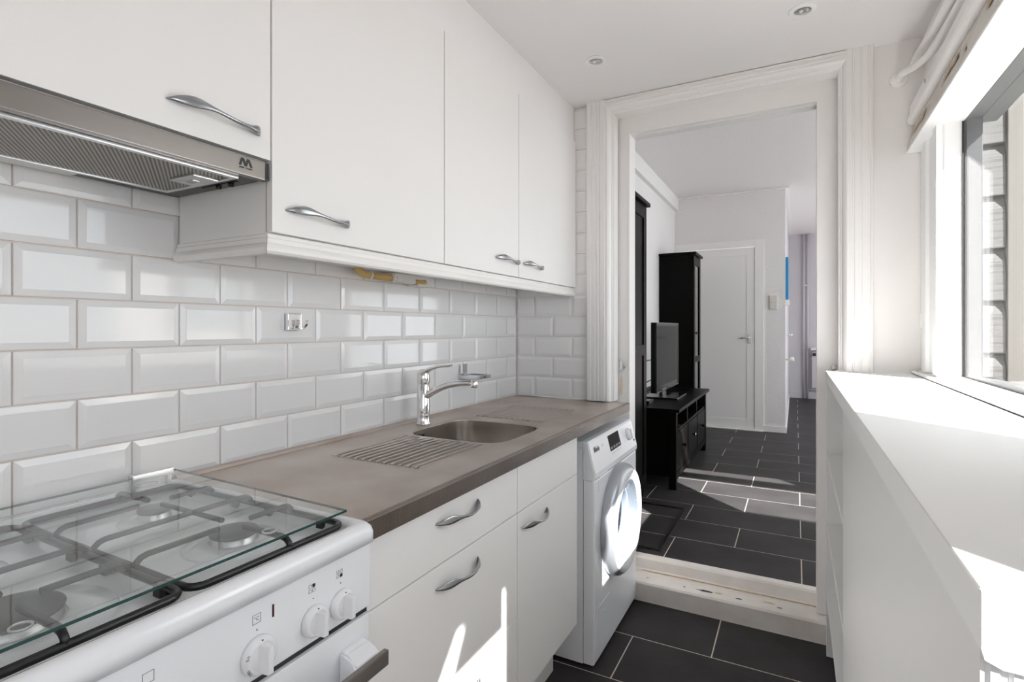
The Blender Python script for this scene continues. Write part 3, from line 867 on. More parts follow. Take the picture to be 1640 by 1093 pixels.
b_.faces.new(cols[0][::-1]); b_.faces.new(cols[1])
obj('side_strip', b_, 'pelmet', pl)

# gas pipe under the wall cabinets
gp = thing('gas_pipe', 'yellow gas pipe clipped to the tiles under the wall cabinets', 'pipe', (-1.23, 1.4, 1.45))
gx = -1.225
obj('pipe', tube(bm_new(), smooth_path([(gx, 1.262, 1.49), (gx, 1.268, 1.468), (gx, 1.285, 1.4555), (gx, 1.31, 1.4535), (gx, 1.36, 1.452), (gx, 1.42, 1.4515)], 5), .0115, 12), 'gas_yellow', gp)
obj('clip', tube(bm_new(), [(gx, 1.315, 1.4535), (gx, 1.324, 1.4535)], .0135, 12), 'plastic_white', gp)
obj('pipe', tube(bm_new(), [(gx, 1.545, 1.4485), (gx, 1.60, 1.4475), (gx, 1.612, 1.452)], .010, 12), 'gas_yellow', gp)
obj('end_cap', tube(bm_new(), [(gx, 1.42, 1.4515), (gx, 1.445, 1.4515)], .0135, 12), 'plastic_white', gp)
b_ = bm_new(); box(b_, WX + .009, gx + .006, 1.425, 1.432, 1.437, 1.470); box(b_, gx - .03, gx + .010, 1.432, 1.545, 1.441, 1.471, bev=.003)
box(b_, WX + .009, gx + .008, 1.562, 1.640, 1.434, 1.446, bev=.002)
obj('bracket', b_, 'plastic_white', gp)

# ------------------------------------------------------------------ extractor hood
hd = thing('extractor_hood', 'slim stainless steel extractor hood under the drop door wall cabinet', 'extractor hood', (-1.1, 0.43, 1.578))
bx('housing', 'hood_dark', hd, WX + .009, UX - .022, 0.134, 0.730, 1.583, 1.6195, bev=.002)
bx('front_strip', 'hood_steel', hd, UX - .020, UX - .003, 0.134, 0.722, 1.580, 1.6165, bev=.0015)
bx('strip_end_cap', 'black', hd, UX - .022, UX - .004, 0.7225, 0.731, 1.581, 1.616, bev=.001)
bx('grease_filter', 'filter_mesh', hd, -1.205, UX - .034, 0.150, 0.672, 1.5785, 1.5825)
b_ = bm_new()
for a in ((-1.213, -1.203, 0.145, 0.678), (UX - .037, UX - .024, 0.145, 0.678)): box(b_, *a, 1.5755, 1.5835, bev=.001)
for a in ((-1.203, UX - .037, 0.145, 0.150), (-1.203, UX - .037, 0.670, 0.678)): box(b_, *a, 1.5755, 1.5835, bev=.001)
ff = obj('filter_frame', b_, 'alu', hd)
lt = bx('filter_latch', 'alu', hd, -1.10, -1.02, 0.618, 0.668, 1.5735, 1.5785, bev=.0015)
bx('latch_button', 'satin', lt, -1.075, -1.052, 0.636, 0.650, 1.572, 1.574, bev=.0005)
sw_ = bx('switch_track', 'black', hd, -1.13, -1.015, 0.702, 0.708, 1.5815, 1.5835)
for xx in (-1.075, -1.035):
    s = obj('slider', lathe(bm_new(), [(0, -.009), (.0055, -.0085), (.006, -.001), (.004, .0)], (xx, 0.705, 1.5825), 'z', 12), 'black', hd)
ll = bx('light_cover', 'plastic_white', hd, -1.262, -1.216, 0.20, 0.52, 1.5795, 1.5835, bev=.001)
# logo printed on the strip: a double-stroke M above a small badge and the word SYSTEM
lx = UX - .0026
b_ = bm_new()
def stroke(bm, p, q, w, x):
    (ya, za), (yb_, zb) = p, q
    x = x + .00004 * len(bm.faces)
    bm.faces.new([bm.verts.new(v) for v in ((x, ya - w, za), (x, ya + w, za), (x, yb_ + w, zb), (x, yb_ - w, zb))])
for p, q in (((0.6655, 1.5968), (0.6710, 1.6120)), ((0.6716, 1.6120), (0.6780, 1.5968)), ((0.6780, 1.5968), (0.6830, 1.6120)), ((0.6836, 1.6120), (0.6905, 1.5968))): stroke(b_, p, q, .0027, lx)
lg = obj('logo', b_, 'print_dark', hd)
b_ = bm_new(); prism(b_, [(0.6635, 1.5925), (0.6655, 1.5948), (0.6745, 1.5948), (0.6745, 1.5918), (0.6635, 1.5918)], lx - .0002, lx, 'x'); obj('badge', b_, 'print_dark', lg)
text('SYSTEM', 0.0044, basis((lx, 0.6850, 1.5932), (0, 1, 0), (0, 0, 1)), 'print_dark', lg, ext=.0001)

# ------------------------------------------------------------------ gas stove
SX = -0.665                    # front of the control panel
sy0, sy1 = 0.119, 0.719
sv = thing('gas_stove', 'white gas stove with glass lid lowered over four burners', 'stove', (-0.95, 0.42, 0))
b_ = bm_new(); box(b_, WX + .024, SX - .03, sy0 + .004, sy1 - .004, 0.03, 0.905)
obj('body', b_, 'enamel', sv)
for xx in (-1.2, -0.74):
    for yy in (sy0 + .05, sy1 - .05): obj('foot', lathe(bm_new(), [(.02, 0), (.02, .032)], (xx, yy, 0), 'z', 14), 'black', sv)
# hob tray with a rounded raised rim
b_ = bm_new()
def rect_loop(bm, xa, xb_, ya, yb_, z, r, n=5):
    L = []
    for (cx_, cy_, a0) in ((xb_ - r, yb_ - r, 0), (xa + r, yb_ - r, PI / 2), (xa + r, ya + r, PI), (xb_ - r, ya + r, 1.5 * PI)):
        for k in range(n + 1):
            a = a0 + PI / 2 * k / n
            L.append(bm.verts.new((cx_ + r * math.cos(a), cy_ + r * math.sin(a), z)))
    return L
XA, XB = WX + .022, SX + .012
secs = [(0, .906, .012), (0, .924, .012), (.003, .933, .012), (.010, .9395, .014), (.020, .9405, .016), (.027, .938, .02), (.032, .930, .024), (.036, .920, .028), (.05, .9165, .034)]
loops = [rect_loop(b_, XA + o, XB - o, sy0 + o * .7, sy1 - o * .7, z, r) for o, z, r in secs]
for i in range(len(loops) - 1):
    n = len(loops[i])
    for k in range(n):
        f = b_.faces.new([loops[i][k], loops[i][(k + 1) % n], loops[i + 1][(k + 1) % n], loops[i + 1][k]]); f.smooth = True
b_.faces.new(loops[-1]); b_.faces.new(loops[0][::-1])
obj('hob_tray', b_, 'enamel', sv)
# burners
for (x, y, r) in ((-0.838, 0.577, .036), (-1.075, 0.577, .027), (-0.838, 0.285, .050), (-1.075, 0.285, .036)):
    br = obj('burner', lathe(bm_new(), [(r * 2.1, 0), (r * 1.9, .002), (r * 1.25, .003), (r * 1.05, .004), (r * 1.0, .006), (r * .98, .014), (r * .9, .016), (0, .016)], (x, y, .9172), 'z', 36), 'burner_alu', sv)
    obj('burner_dish', lathe(bm_new(), [(r * 2.15, 0), (r * 2.1, .0035), (r * 1.5, .005), (r * 1.1, .005)], (x, y, .9166), 'z', 36, cap=False), 'enamel_tray', br)
    obj('burner_cap', lathe(bm_new(), [(r * .95, .0155), (r * 1.04, .0165), (r * 1.06, .020), (r * .98, .0225), (r * .5, .024), (0, .0242)], (x, y, .9172), 'z', 36), 'burner_cap', br)
# pan supports
def grate(ya, yb_, by):
    g = bm_new()
    xa, xb_ = -1.205, -0.702
    r = .022; zf = .9345
    L = []
    for (cx_, cy_, a0) in ((xb_ - r, yb_ - r, 0), (xa + r, yb_ - r, PI / 2), (xa + r, ya + r, PI), (xb_ - r, ya + r, 1.5 * PI)):
        for k in range(6):
            a = a0 + PI / 2 * k / 5
            L.append((cx_ + r * math.cos(a), cy_ + r * math.sin(a), zf))
    L += [L[0], L[1]]
    tube(g, L, .0056, 8, cap=False, flat=(1.0, 1.0))
    return obj('pan_support', g, 'cast_iron', sv)
def finger(parent, p0, p1, both=False):
    """bar that climbs off the frame at p0 and runs level to p1 (and down again if both)"""
    a = Vector((p0[0], p0[1], .9345)); b = Vector((p1[0], p1[1], .9345)); d = (b - a).normalized(); up = Vector((0, 0, 1))
    h = .0150
    pts = [a, a + up * h * .5 + d * .001, a + up * h * .85 + d * .007, a + up * h + d * .016]
    if both: pts += [b + up * h - d * .016, b + up * h * .85 - d * .007, b + up * h * .5 - d * .001, b]
    else: pts += [b + up * h]
    obj('finger', tube(bm_new(), pts, .0052, 8, flat=(.9, 1.0)), 'cast_iron', parent)
for ya, yb_, by in ((0.424, 0.692, 0.577), (0.146, 0.414, 0.285)):
    g = grate(ya, yb_, by)
    for bxx in (-0.838, -1.075):
        finger(g, (bxx, ya), (bxx, by - .028)); finger(g, (bxx, yb_), (bxx, by + .030))
    finger(g, (-0.955, ya), (-0.955, yb_), both=True)
    finger(g, (-0.702, by), (-0.812, by)); finger(g, (-1.205, by), (-1.098, by))
    b2 = bm_new(); tube(b2, [(-1.050, by, .9495), (-0.870, by, .9495)], .0045, 8); obj('cross_bar', b2, 'cast_iron', g)
    for fxx in (-1.15, -1.0, -0.90, -0.76):
        bx('pad', 'cast_iron', g, fxx - .008, fxx + .008, ya + .0 - .004 if ya > .3 else ya - .004, (ya + .004), .9172, .934)
        bx('pad', 'cast_iron', g, fxx - .008, fxx + .008, yb_ - .004, yb_ + .004, .9172, .934)
# glass lid
gz = 0.9590
lid = thing('x', 'x', 'x'); bpy.data.objects.remove(lid)
b_ = bm_new()
gl = [(-1.212, gz + .004), (-0.692, gz - .001)]
gv = [(-1.212, 0.140, gz + .006), (-0.692, 0.140, gz), (-0.692, 0.688, gz), (-1.212, 0.693, gz + .006)]
T = [b_.verts.new((x, y, z + .004)) for x, y, z in gv]; B = [b_.verts.new(v) for v in gv]
b_.faces.new(T)
lidp = obj('glass_lid', b_, 'lid_glass', sv)
b_ = bm_new()
T = [b_.verts.new((x, y, z + .0041)) for x, y, z in gv]; B = [b_.verts.new(v) for v in gv]
for k in range(4): b_.faces.new([T[k], T[(k + 1) % 4], B[(k + 1) % 4], B[k]])
obj('glass_edge', b_, 'glass_edge', lidp)
for ya, yb_ in ((0.606, 0.690), (0.145, 0.229)):
    b_ = bm_new(); box(b_, -1.228, -1.208, ya, yb_, gz + .000, gz + .0145, bev=.002)
    box(b_, -1.226, -1.216, ya + .002, ya + .010, .925, gz + .002); box(b_, -1.226, -1.216, yb_ - .010, yb_ - .002, .925, gz + .002)
    obj('lid_hinge', b_, 'alu', sv)
for x, y, r in ((-0.738, 0.568, .011), (-0.738, 0.26, .011), (-1.165, 0.612, .022)):
    obj('bumper', lathe(bm_new(), [(r * .84, -.0030), (r * .98, -.0028), (r, -.0008), (r * .9, .0), (r * .84, -.0005)], (x, y, gz + .0005 + (.005 if x < -1 else 0)), 'z', 24, closed=True), 'alu', lidp)
# control panel and knobs
cp = bx('control_panel', 'enamel', sv, SX - .03, SX, sy0 + .003, sy1 - .001, 0.790, 0.905, bev=.003)
def knob(y, z, r=.0205, ang=0.0, mark=True):
    k = obj('knob', lathe(bm_new(), [(r * 1.18, 0), (r * 1.16, .005), (r * 1.08, .011), (r * .86, .0125), (r * .82, .0115), (r * .80, .0120), (0, .0125)], (SX, y, z), 'x', 32), 'knob_white', sv)
    b2 = bm_new(); w = .0075; h = r * .86
    prism(b2, [(-w, -h), (w, -h), (w * .8, h), (-w * .8, h)], 0, .019, 'x')
    for v in b2.verts:
        if v.co.x > .01: v.co.y *= .62
    ca, sa = math.cos(ang), math.sin(ang)
    for v in b2.verts:
        yy, zz = v.co.y, v.co.z
        v.co = Vector((SX + .010 + v.co.x, y + yy * ca - zz * sa, z + yy * sa + zz * ca))
    bmesh.ops.bevel(b2, geom=b2.edges[:], offset=.0009, segments=2, affect='EDGES')
    obj('grip', b2, 'knob_white', k)
    b2 = bm_new(); lathe(b2, [(.0011, 0), (.0010, .0003), (0, .0003)], (SX, y - .0005, z + .0345), 'x', 10); lathe(b2, [(.0016, 0), (.0014, .0005), (0, .0005)], (SX + .0112, y, z + r * 1.0), 'x', 10)
    obj('index_dot', b2, 'print_dark', k)
    return k
KZ = 0.8235
for y in (0.648, 0.591, 0.350, 0.292, 0.200): knob(y, KZ)
tk = knob(0.4925, KZ, r=.0225)
text('50', .0075, basis((SX + .0116, 0.4925 - .0215, KZ + .008), (0, .5, .87), (-.0, -.87, .5)), 'print_grey', tk, ext=.0002)
text('100', .0070, basis((SX + .0116, 0.4925 - .0195, KZ - .012), (0, -.5, .87), (0, -.87, -.5)), 'print_grey', tk, ext=.0002)
bx('pilot_lamp', 'red_lens', sv, SX - .001, SX + .0008, 0.5165, 0.5195, 0.864, 0.882)
def burner_icon(y, z, which):
    i = bm_new(); d = .0058; px = SX + .0003
    fill = bm_new()
    for a in (-1, 1):
        for c in (-1, 1):
            cy_, cz_ = y + a * d * .62, z + c * d * .62; h = d * .44
            if (a, c) == which:
                fill.faces.new([fill.verts.new((px, cy_ + u * h * 1.1, cz_ + v * h * 1.1)) for u, v in ((-1, -1), (1, -1), (1, 1), (-1, 1))])
            else:
                t = .0005
                box(i, px - .0003, px, cy_ - h, cy_ + h, cz_ + h - t, cz_ + h); box(i, px - .0003, px, cy_ - h, cy_ + h, cz_ - h, cz_ - h + t)
                box(i, px - .0003, px, cy_ - h, cy_ - h + t, cz_ - h, cz_ + h); box(i, px - .0003, px, cy_ + h - t, cy_ + h, cz_ - h, cz_ + h)
    o = obj('burner_symbol', i, 'print_grey', cp); obj('filled_square', fill, 'print_dark', o)
burner_icon(0.645, 0.8745, (1, -1)); burner_icon(0.588, 0.8745, (1, 1)); burner_icon(0.292, 0.8745, (-1, 1)); burner_icon(0.200, 0.8745, (-1, -1))
def frame_icon(y, z, h, extra=False):
    i = bm_new(); px = SX + .0003; t = .0006
    box(i, px - .0003, px, y - h, y + h, z + h - t, z + h); box(i, px - .0003, px, y - h, y + h, z - h, z - h + t)
    box(i, px - .0003, px, y - h, y - h + t, z - h, z + h); box(i, px - .0003, px, y + h - t, y + h, z - h, z + h)
    o = obj('oven_symbol', i, 'print_grey', cp)
    if extra: text('°C', .0078, basis((px, y, z), (0, 1, 0), (0, 0, 1)), 'print_grey', o, ext=.0001)
frame_icon(0.4915, 0.8735, .0066, True); frame_icon(0.350, 0.8735, .0066)
bx('shadow_gap', 'black', sv, SX - .03, SX - .008, sy0 + .005, sy1 - .003, 0.776, 0.791)
bx('oven_door', 'enamel', sv, SX - .03, SX - .001, sy0 + .004, sy1 - .002, 0.19, 0.778, bev=.003)
oh = bx('oven_handle', 'hood_steel', sv, SX + .036, SX + .046, sy0 + .03, sy1 - .006, 0.700, 0.726, bev=.002)
for ya in (sy1 - .075, sy0 + .045):
    b_ = bm_new()
    prism(b_, [(SX - .002, .745), (SX + .012, .744), (SX + .028, .734), (SX + .040, .727), (SX + .040, .700), (SX + .022, .690), (SX - .002, .686)], ya, ya + .055, 'y')
    bmesh.ops.bevel(b_, geom=b_.edges[:], offset=.004, segments=2, affect='EDGES')
    obj('handle_mount', b_, 'enamel', oh)
bx('storage_drawer', 'enamel', sv, SX - .03, SX - .002, sy0 + .004, sy1 - .002, 0.05, 0.186, bev=.003)

# ------------------------------------------------------------------ washing machine
WF = -0.664
wy0, wy1 = 1.907, 2.4195 + .08
wm = thing('washing_machine', 'white front loading washing machine under the worktop end', 'washing machine', (-0.96, 2.2, 0))
wx0 = -1.235
b_ = bm_new()
box(b_, wx0, wx0 + .004, wy0, wy1, 0.012, 0.822)
for yy in (wy0, wy1 - .004): box(b_, wx0 + .004, WF - .045, yy, yy + .004, 0.012, 0.822)
box(b_, wx0 + .004, WF - .045, wy0 + .004, wy1 - .004, 0.012, 0.016); box(b_, wx0, WF - .050, wy0, wy1, 0.822, 0.850, bev=.003)
obj('cabinet', b_, 'washer', wm)
# front sheet with a round opening behind the door
b_ = bm_new()
hc, hr = (2.200, 0.482), 0.152
fy0, fy1, fz0, fz1 = wy0 + .0006, wy1 - .0006, 0.014, 0.705
angs = sorted(set([round(2 * PI * k / 64, 6) for k in range(64)] + [round(math.atan2(z - hc[1], y - hc[0]) % (2 * PI), 6) for y in (fy0, fy1) for z in (fz0, fz1)]))
def edge_pt(a, i=0.0):
    c, s_ = math.cos(a), math.sin(a); t = 1e9
    if c > 1e-9: t = min(t, (fy1 - i - hc[0]) / c)
    if c < -1e-9: t = min(t, (fy0 + i - hc[0]) / c)
    if s_ > 1e-9: t = min(t, (fz1 - i - hc[1]) / s_)
    if s_ < -1e-9: t = min(t, (fz0 + i - hc[1]) / s_)
    return hc[0] + c * t, hc[1] + s_ * t
loops = []
for x, i in ((WF - .043, 0), (WF - .006, 0), (WF - .0015, .002), (WF, .006)):
    loops.append([b_.verts.new((x, *edge_pt(a, i))) for a in angs])
for x in (WF, WF - .030): loops.append([b_.verts.new((x, hc[0] + hr * math.cos(a), hc[1] + hr * math.sin(a))) for a in angs])
n = len(angs)
for i in range(len(loops) - 1):
    for k in range(n): b_.faces.new([loops[i][k], loops[i][(k + 1) % n], loops[i + 1][(k + 1) % n], loops[i + 1][k]])
obj('front_panel', b_, 'washer', wm)
# sloping control fascia
b_ = bm_new()
fas_p = [(WF - .046, 0.7065), (WF, 0.7065), (WF + .004, 0.715), (WF + .004, 0.733), (WF - .024, 0.843), (WF - .030, 0.850), (WF - .048, 0.852), (WF - .048, 0.824), (WF - .046, 0.82)]
prism(b_, fas_p, wy0, wy1, 'y')
bmesh.ops.bevel(b_, geom=[e for e in b_.edges if abs(abs(e.verts[0].co.y - e.verts[1].co.y)) < 1e-5 and e.verts[0].co.x > WF - .04], offset=.004, segments=2, affect='EDGES')
fasc = obj('control_fascia', b_, 'washer', wm)
sl_r = Vector((0, 1, 0)); sl_u = Vector((-.028, 0, .110)).normalized(); sl_n = sl_r.cross(sl_u)
def on_slope(y, t, lift=.0006): # t: 0 bottom .. 1 top of the slope
    return Vector((WF + .004, y, .733)) + sl_u * (t * .1135) + sl_n * lift
M_ = lambda y, t, l=.0006: basis(on_slope(y, t, l), sl_r, sl_u)
def slope_box(name, m, parent, y0_, y1_, t0, t1, th):
    b = bm_new(); c = []
    for l in (-.001, th):
        for (yy, tt) in ((y0_, t0), (y1_, t0), (y1_, t1), (y0_, t1)): c.append(b.verts.new(on_slope(yy, tt, l)))
    for q in ((0, 3, 2, 1), (4, 5, 6, 7), (0, 1, 5, 4), (1, 2, 6, 5), (2, 3, 7, 6), (3, 0, 4, 7)): b.faces.new([c[i] for i in q])
    return obj(name, b, m, parent)
dsp = slope_box('display', 'display', fasc, 2.128, 2.275, 0.36, 0.92, .0006)
for k in range(4): slope_box('display_key', 'print_grey', dsp, 2.138 + k * .034, 2.162 + k * .034, 0.41, 0.50, .0008)
text('Miele', 0.030, M_(1.978, .72), 'print_dark', fasc, ext=.0002, offset=.0006)
slope_box('model_mark', 'print_pale', fasc, 2.040, 2.060, .70, .78, .0004)
for k in range(6): slope_box('touch_symbol', 'print_pale', fasc, 2.140 + k * .023, 2.150 + k * .023, 0.24, 0.28 + .03 * (k % 2), .0004)
for k in range(5): slope_box('programme_mark', 'print_pale', fasc, 2.315, 2.345 - .004 * (k % 3), 0.38 + k * .12, 0.40 + k * .12, .0004)
for k in range(4): slope_box('programme_mark', 'print_pale', fasc, 2.440 + .004 * k, 2.465 + .003 * k, 0.40 + k * .15, 0.42 + k * .15, .0004)
kb = bm_new(); lathe(kb, [(.027, 0), (.026, .010), (.023, .014), (.018, .015), (0, .0155)], (0, 0, 0), 'z', 28); kb.transform(M_(2.395, .58, 0)); kn = obj('programme_dial', kb, 'washer', fasc)
kb = bm_new(); box(kb, -.004, .004, -.020, .020, .014, .024, bev=.002); kb.transform(M_(2.395, .58, 0)); obj('dial_grip', kb, 'washer', kn)
slope_box('power_button', 'display', fasc, 2.462, 2.474, 0.20, 0.28, .001)
# detergent drawer pull (recess under the fascia)
bx('drawer_pull', 'washer_door', fasc, WF - .002, WF + .0046, 1.955, 2.05, 0.7075, 0.7165, bev=.001)
b_ = bm_new(); box(b_, WF - .0005, WF + .001, 1.956, 2.052, 0.655, 0.700, bev=.0006); obj('drawer_recess', b_, 'washer_door', wm)
# door
dc_ = (WF, 2.200, 0.482)
dr = obj('door_ring', lathe(bm_new(), [(.226, 0), (.228, .008), (.224, .030), (.214, .043), (.208, .047)], dc_, 'x', 64, cap=False), 'washer_ring', wm)
obj('door_face', lathe(bm_new(), [(.2085, .0465), (.205, .050), (.185, .052), (.166, .051), (.160, .047), (.158, .040)], dc_, 'x', 64, cap=False), 'washer_door', dr)
obj('inner_collar', lathe(bm_new(), [(.159, .044), (.152, .018), (.140, -.004), (.128, -.02)], dc_, 'x', 56, cap=False), 'washer_ring', dr)
b_ = bm_new()
rings = [(.157, .046), (.150, .046), (.142, .044), (.120, .020), (.100, -.008), (.06, -.02), (.0, -.024)]
lathe(b_, rings, dc_, 'x', 56, cap=False)
obj('porthole', b_, 'porthole_glass', dr)
obj('drum', lathe(bm_new(), [(.135, .004), (.138, -.03), (.15, -.034), (.15, -.20), (.10, -.22), (0, -.22)], (WF - .001, dc_[1], dc_[2]), 'x', 40, cap=False), 'drum', wm)
obj('gasket', lathe(bm_new(), [(.140, .006), (.134, .010), (.128, .004), (.130, -.02)], dc_, 'x', 40, cap=False), 'rubber', dr)
fl_ = bx('service_flap', 'washer_door', wm, WF - .0005, WF + .0012, 1.945, 2.085, 0.045, 0.215, bev=.0006)
obj('flap_catch', lathe(bm_new(), [(.008, 0), (.007, .0016), (0, .0018)], (WF + .0005, 2.02, 0.17), 'x', 16), 'washer_door', fl_)
for xx in (-1.19, -0.74):
    for yy in (wy0 + .05, wy1 - .05): obj('foot', lathe(bm_new(), [(.022, 0), (.022, .013)], (xx, yy, 0), 'z', 14), 'black', wm)

# ------------------------------------------------------------------ white shelf unit under the window
SU = 0.1045
su = thing('shelf_unit', 'long white shelf unit with open compartments at its far end under the window', 'shelf unit', (0.24, 1.43, 0))
ST = 1.1125
SBX = 0.378
b_ = bm_new(); box(b_, SU, SBX, 0.445, 2.432, ST - .040, ST, bev=.003, seg=3)
obj('top_board', b_, 'shelf_white', su)
bx('front_panel', 'shelf_panel', su, SU + .002, SU + .018, 0.452, 1.590, 0.0, ST - .041, bev=.0015)
bx('side_panel', 'shelf_white', su, SU + .002, SBX, 2.412, 2.430, 0.0, ST - .041, bev=.0015)
bx('divider', 'shelf_white', su, SU + .019, SBX, 1.574, 1.590, 0.0, ST - .041)
for z in (0.790, 0.518, 0.246):
    bx('shelf', 'shelf_white', su, SU + .002, SBX, 1.591, 2.411, z - .016, z, bev=.0012)
bx('back_panel', 'shelf_white', su, SBX - .006, SBX, 1.591, 2.411, 0.246, ST - .041)
# fluted near end
b_ = bm_new()
poly = [(SU + .004, 0.475)]
x = SU + .004
while x < SBX - .01:
    for (t, d) in ((0, 0), (.25, -.0035), (.6, -.0035), (.85, 0)): poly.append((x + t * .0115, 0.453 + d))
    x += .0115
poly += [(SBX, 0.453), (SBX, 0.475)]
prism(b_, poly, 0.0, ST - .041, 'z')
obj('fluted_end_panel', b_, 'radiator', su)
b_ = bm_new(); prism(b_, [(SU + .001, 0.4455), (SU + .001, ST - .035)] if False else [(SU + .001, ST - .038), (SU + .003, ST - .046), (SU + .012, ST - .050), (SU + .10, ST - .052), (SBX, ST - .052), (SBX, ST - .038)], 0.4455, 0.4535, 'y'); obj('end_lipping', b_, 'shelf_white', su)

# ------------------------------------------------------------------ the room beyond
wall('wall_hall_left', 'white textured wall behind the black cabinets in the room beyond', 'hall_paint', [(LX2 - .1, LX2, 2.64, 6.6, ZF2 - .2, 3.0)])
wall('wall_hall_back', 'white textured wall with the closed white door', 'hall_paint', [(-0.393, -0.096, 6.46, 6.60, ZF2 - .2, 3.0), (LX2 - .1, -0.393, 6.46, 6.60, 2.185, 3.0), (LX2 - .1, -1.185, 6.46, 6.60, ZF2 - .2, 2.185)])
wall('wall_hall_side', 'side wall running back behind the light switches', 'hall_far_paint', [(-0.24, -0.096, 6.60, 9.95, ZF2 - .2, 3.0)])
wall('wall_hall_far', 'farthest lilac grey wall with pipes and radiator', 'hall_far_paint', [(-0.24, 2.7, 9.82, 9.95, ZF2 - .2, 3.0)])
wall('wall_hall_right', 'right wall of the room beyond, opened for the added broad window', 'hall_paint', [(2.6, 2.72, 2.64, 9.95, ZF2 - .2, 0.60), (2.6, 2.72, 2.64, 9.95, 2.60, 3.0), (2.6, 2.72, 2.64, 2.9, .60, 2.60), (2.6, 2.72, 9.0, 9.95, .60, 2.60)])
tag(obj('ceiling', box(bm_new(), LX2 - .1, 2.72, 2.62, 9.95, ZC2, ZC2 + .15), 'hall_paint'), 'higher grey white ceiling of the room beyond the doorway', 'ceiling', kind='structure')
cor = bm_new(); box(cor, LX2, -1.21, 2.642, 6.459, 2.653, ZC2 - .001, bev=.003)
tag(obj('trim_8', cor, 'hall_paint'), 'boxed white beam along the left ceiling edge of the room beyond', 'beam', kind='structure')
cor = bm_new(); box(cor, -1.21, -0.06, 6.43, 6.459, 2.785, ZC2 - .001); box(cor, -0.0955, -0.06, 6.4592, 9.8, 2.785, ZC2 - .001)
tag(obj('trim_9', cor, 'gloss_paint'), 'thin ceiling moulding above the closed white door', 'moulding', kind='structure')
cor = bm_new(); box(cor, -0.309, -0.084, 6.447, 6.459, ZF2, 0.215, bev=.002); box(cor, -0.0955, -0.084, 6.45, 9.8, ZF2, 0.215, bev=.002)
tag(obj('baseboard_side', cor, 'gloss_paint'), 'low white skirting board beside the closed white door', 'skirting board', kind='structure')
cor = bm_new(); box(cor, -0.08, 2.6, 9.805, 9.819, ZF2, 0.25, bev=.002)
tag(obj('baseboard_far', cor, 'hall_far_paint'), 'grey skirting board along the farthest wall', 'skirting board', kind='structure')
# closed door
d1 = thing('door_1', 'closed white flat door with lever handle in the room beyond', 'door', (-0.79, 6.46, ZF2), kind='structure')
leaf = bx('leaf', 'gloss_paint', d1, -1.180, -0.398, 6.462, 6.50, ZF2 + .012, 2.178, bev=.002)
b_ = bm_new()
for a in ((-1.175, -1.10, ZF2 + .02, 2.17), (-0.478, -0.402, ZF2 + .02, 2.17)): box(b_, a[0], a[1], 6.4565, 6.463, a[2], a[3], bev=.0015)
box(b_, -1.10, -0.478, 6.4565, 6.463, ZF2 + .02, 0.27, bev=.0015); box(b_, -1.10, -0.478, 6.4565, 6.463, 2.09, 2.17, bev=.0015)
obj('border', b_, 'gloss_paint', leaf)
b_ = bm_new(); tube(b_, [(-0.448, 6.455, 1.178), (-0.448, 6.415, 1.178), (-0.455, 6.41, 1.178), (-0.50, 6.408, 1.174), (-0.565, 6.408, 1.165)], .008, 8)
hl = obj('lever_handle', b_, 'chrome', leaf)
bx('keyhole_plate', 'chrome', leaf, -0.466, -0.432, 6.452, 6.457, 1.11, 1.205, bev=.001)
b_ = bm_new()
box(b_, -0.396, -0.309, 6.447, 6.4595, ZF2, 2.255, bev=.002); box(b_, LX2 + .002, -0.3965, 6.447, 6.4595, 2.182, 2.255, bev=.002); box(b_, LX2 + .002, -1.183, 6.447, 6.4595, ZF2, 2.182, bev=.002)
obj('door_frame', b_, 'gloss_paint', d1)
bx('sill_strip', 'gloss_paint', d1, -1.183, -0.309, 6.42, 6.4595, ZF2, ZF2 + .010, bev=.001)
# light switches
ls = thing('light_switch', 'pair of stacked cream light switches on the wall beside the closed door', 'light switch', (-0.213, 6.46, 1.56))
bx('surround', 'switch', ls, -0.254, -0.172, 6.447, 6.4595, 1.482, 1.636, bev=.003)
for za in (1.489, 1.562): bx('rocker', 'switch', ls, -0.246, -0.180, 6.442, 6.448, za, za + .067, bev=.002)
# things on the side wall seen edge-on
pc = thing('picture', 'bright blue framed panel seen edge on past the wall corner', 'picture', (-0.095, 6.7, 1.60))
bx('canvas', 'blue', pc, -0.0955, -0.070, 6.50, 7.05, 1.60, 2.05, bev=.001)
th_ = thing('thermostat', 'small white box on the side wall under the blue panel', 'thermostat', (-0.095, 6.62, 1.5))
bx('box', 'plastic_white', th_, -0.0955, -0.060, 6.56, 6.66, 1.53, 1.592, bev=.004)
bx('dial', 'switch', th_, -0.061, -0.055, 6.585, 6.635, 1.545, 1.58, bev=.002)
kh = thing('coat_peg', 'tiny metal peg sticking out from the side wall corner', 'peg', (-0.095, 6.6, 1.20))
obj('stem', tube(bm_new(), [(-0.0955, 6.6, 1.205), (-0.045, 6.6, 1.205)], .008, 10), 'chrome', kh); obj('cap', tube(bm_new(), [(-0.045, 6.6, 1.205), (-0.030, 6.6, 1.205)], .016, 12), 'chrome', kh)
vv = thing('radiator_valve', 'small white valve low on the side wall corner', 'valve', (-0.095, 6.62, 0.93))
obj('stem', tube(bm_new(), [(-0.0955, 6.62, 0.935), (-0.05, 6.62, 0.935)], .010, 10), 'plastic_white', vv); obj('cap', tube(bm_new(), [(-0.05, 6.62, 0.935), (-0.012, 6.62, 0.942)], .024, 14), 'plastic_white', vv)
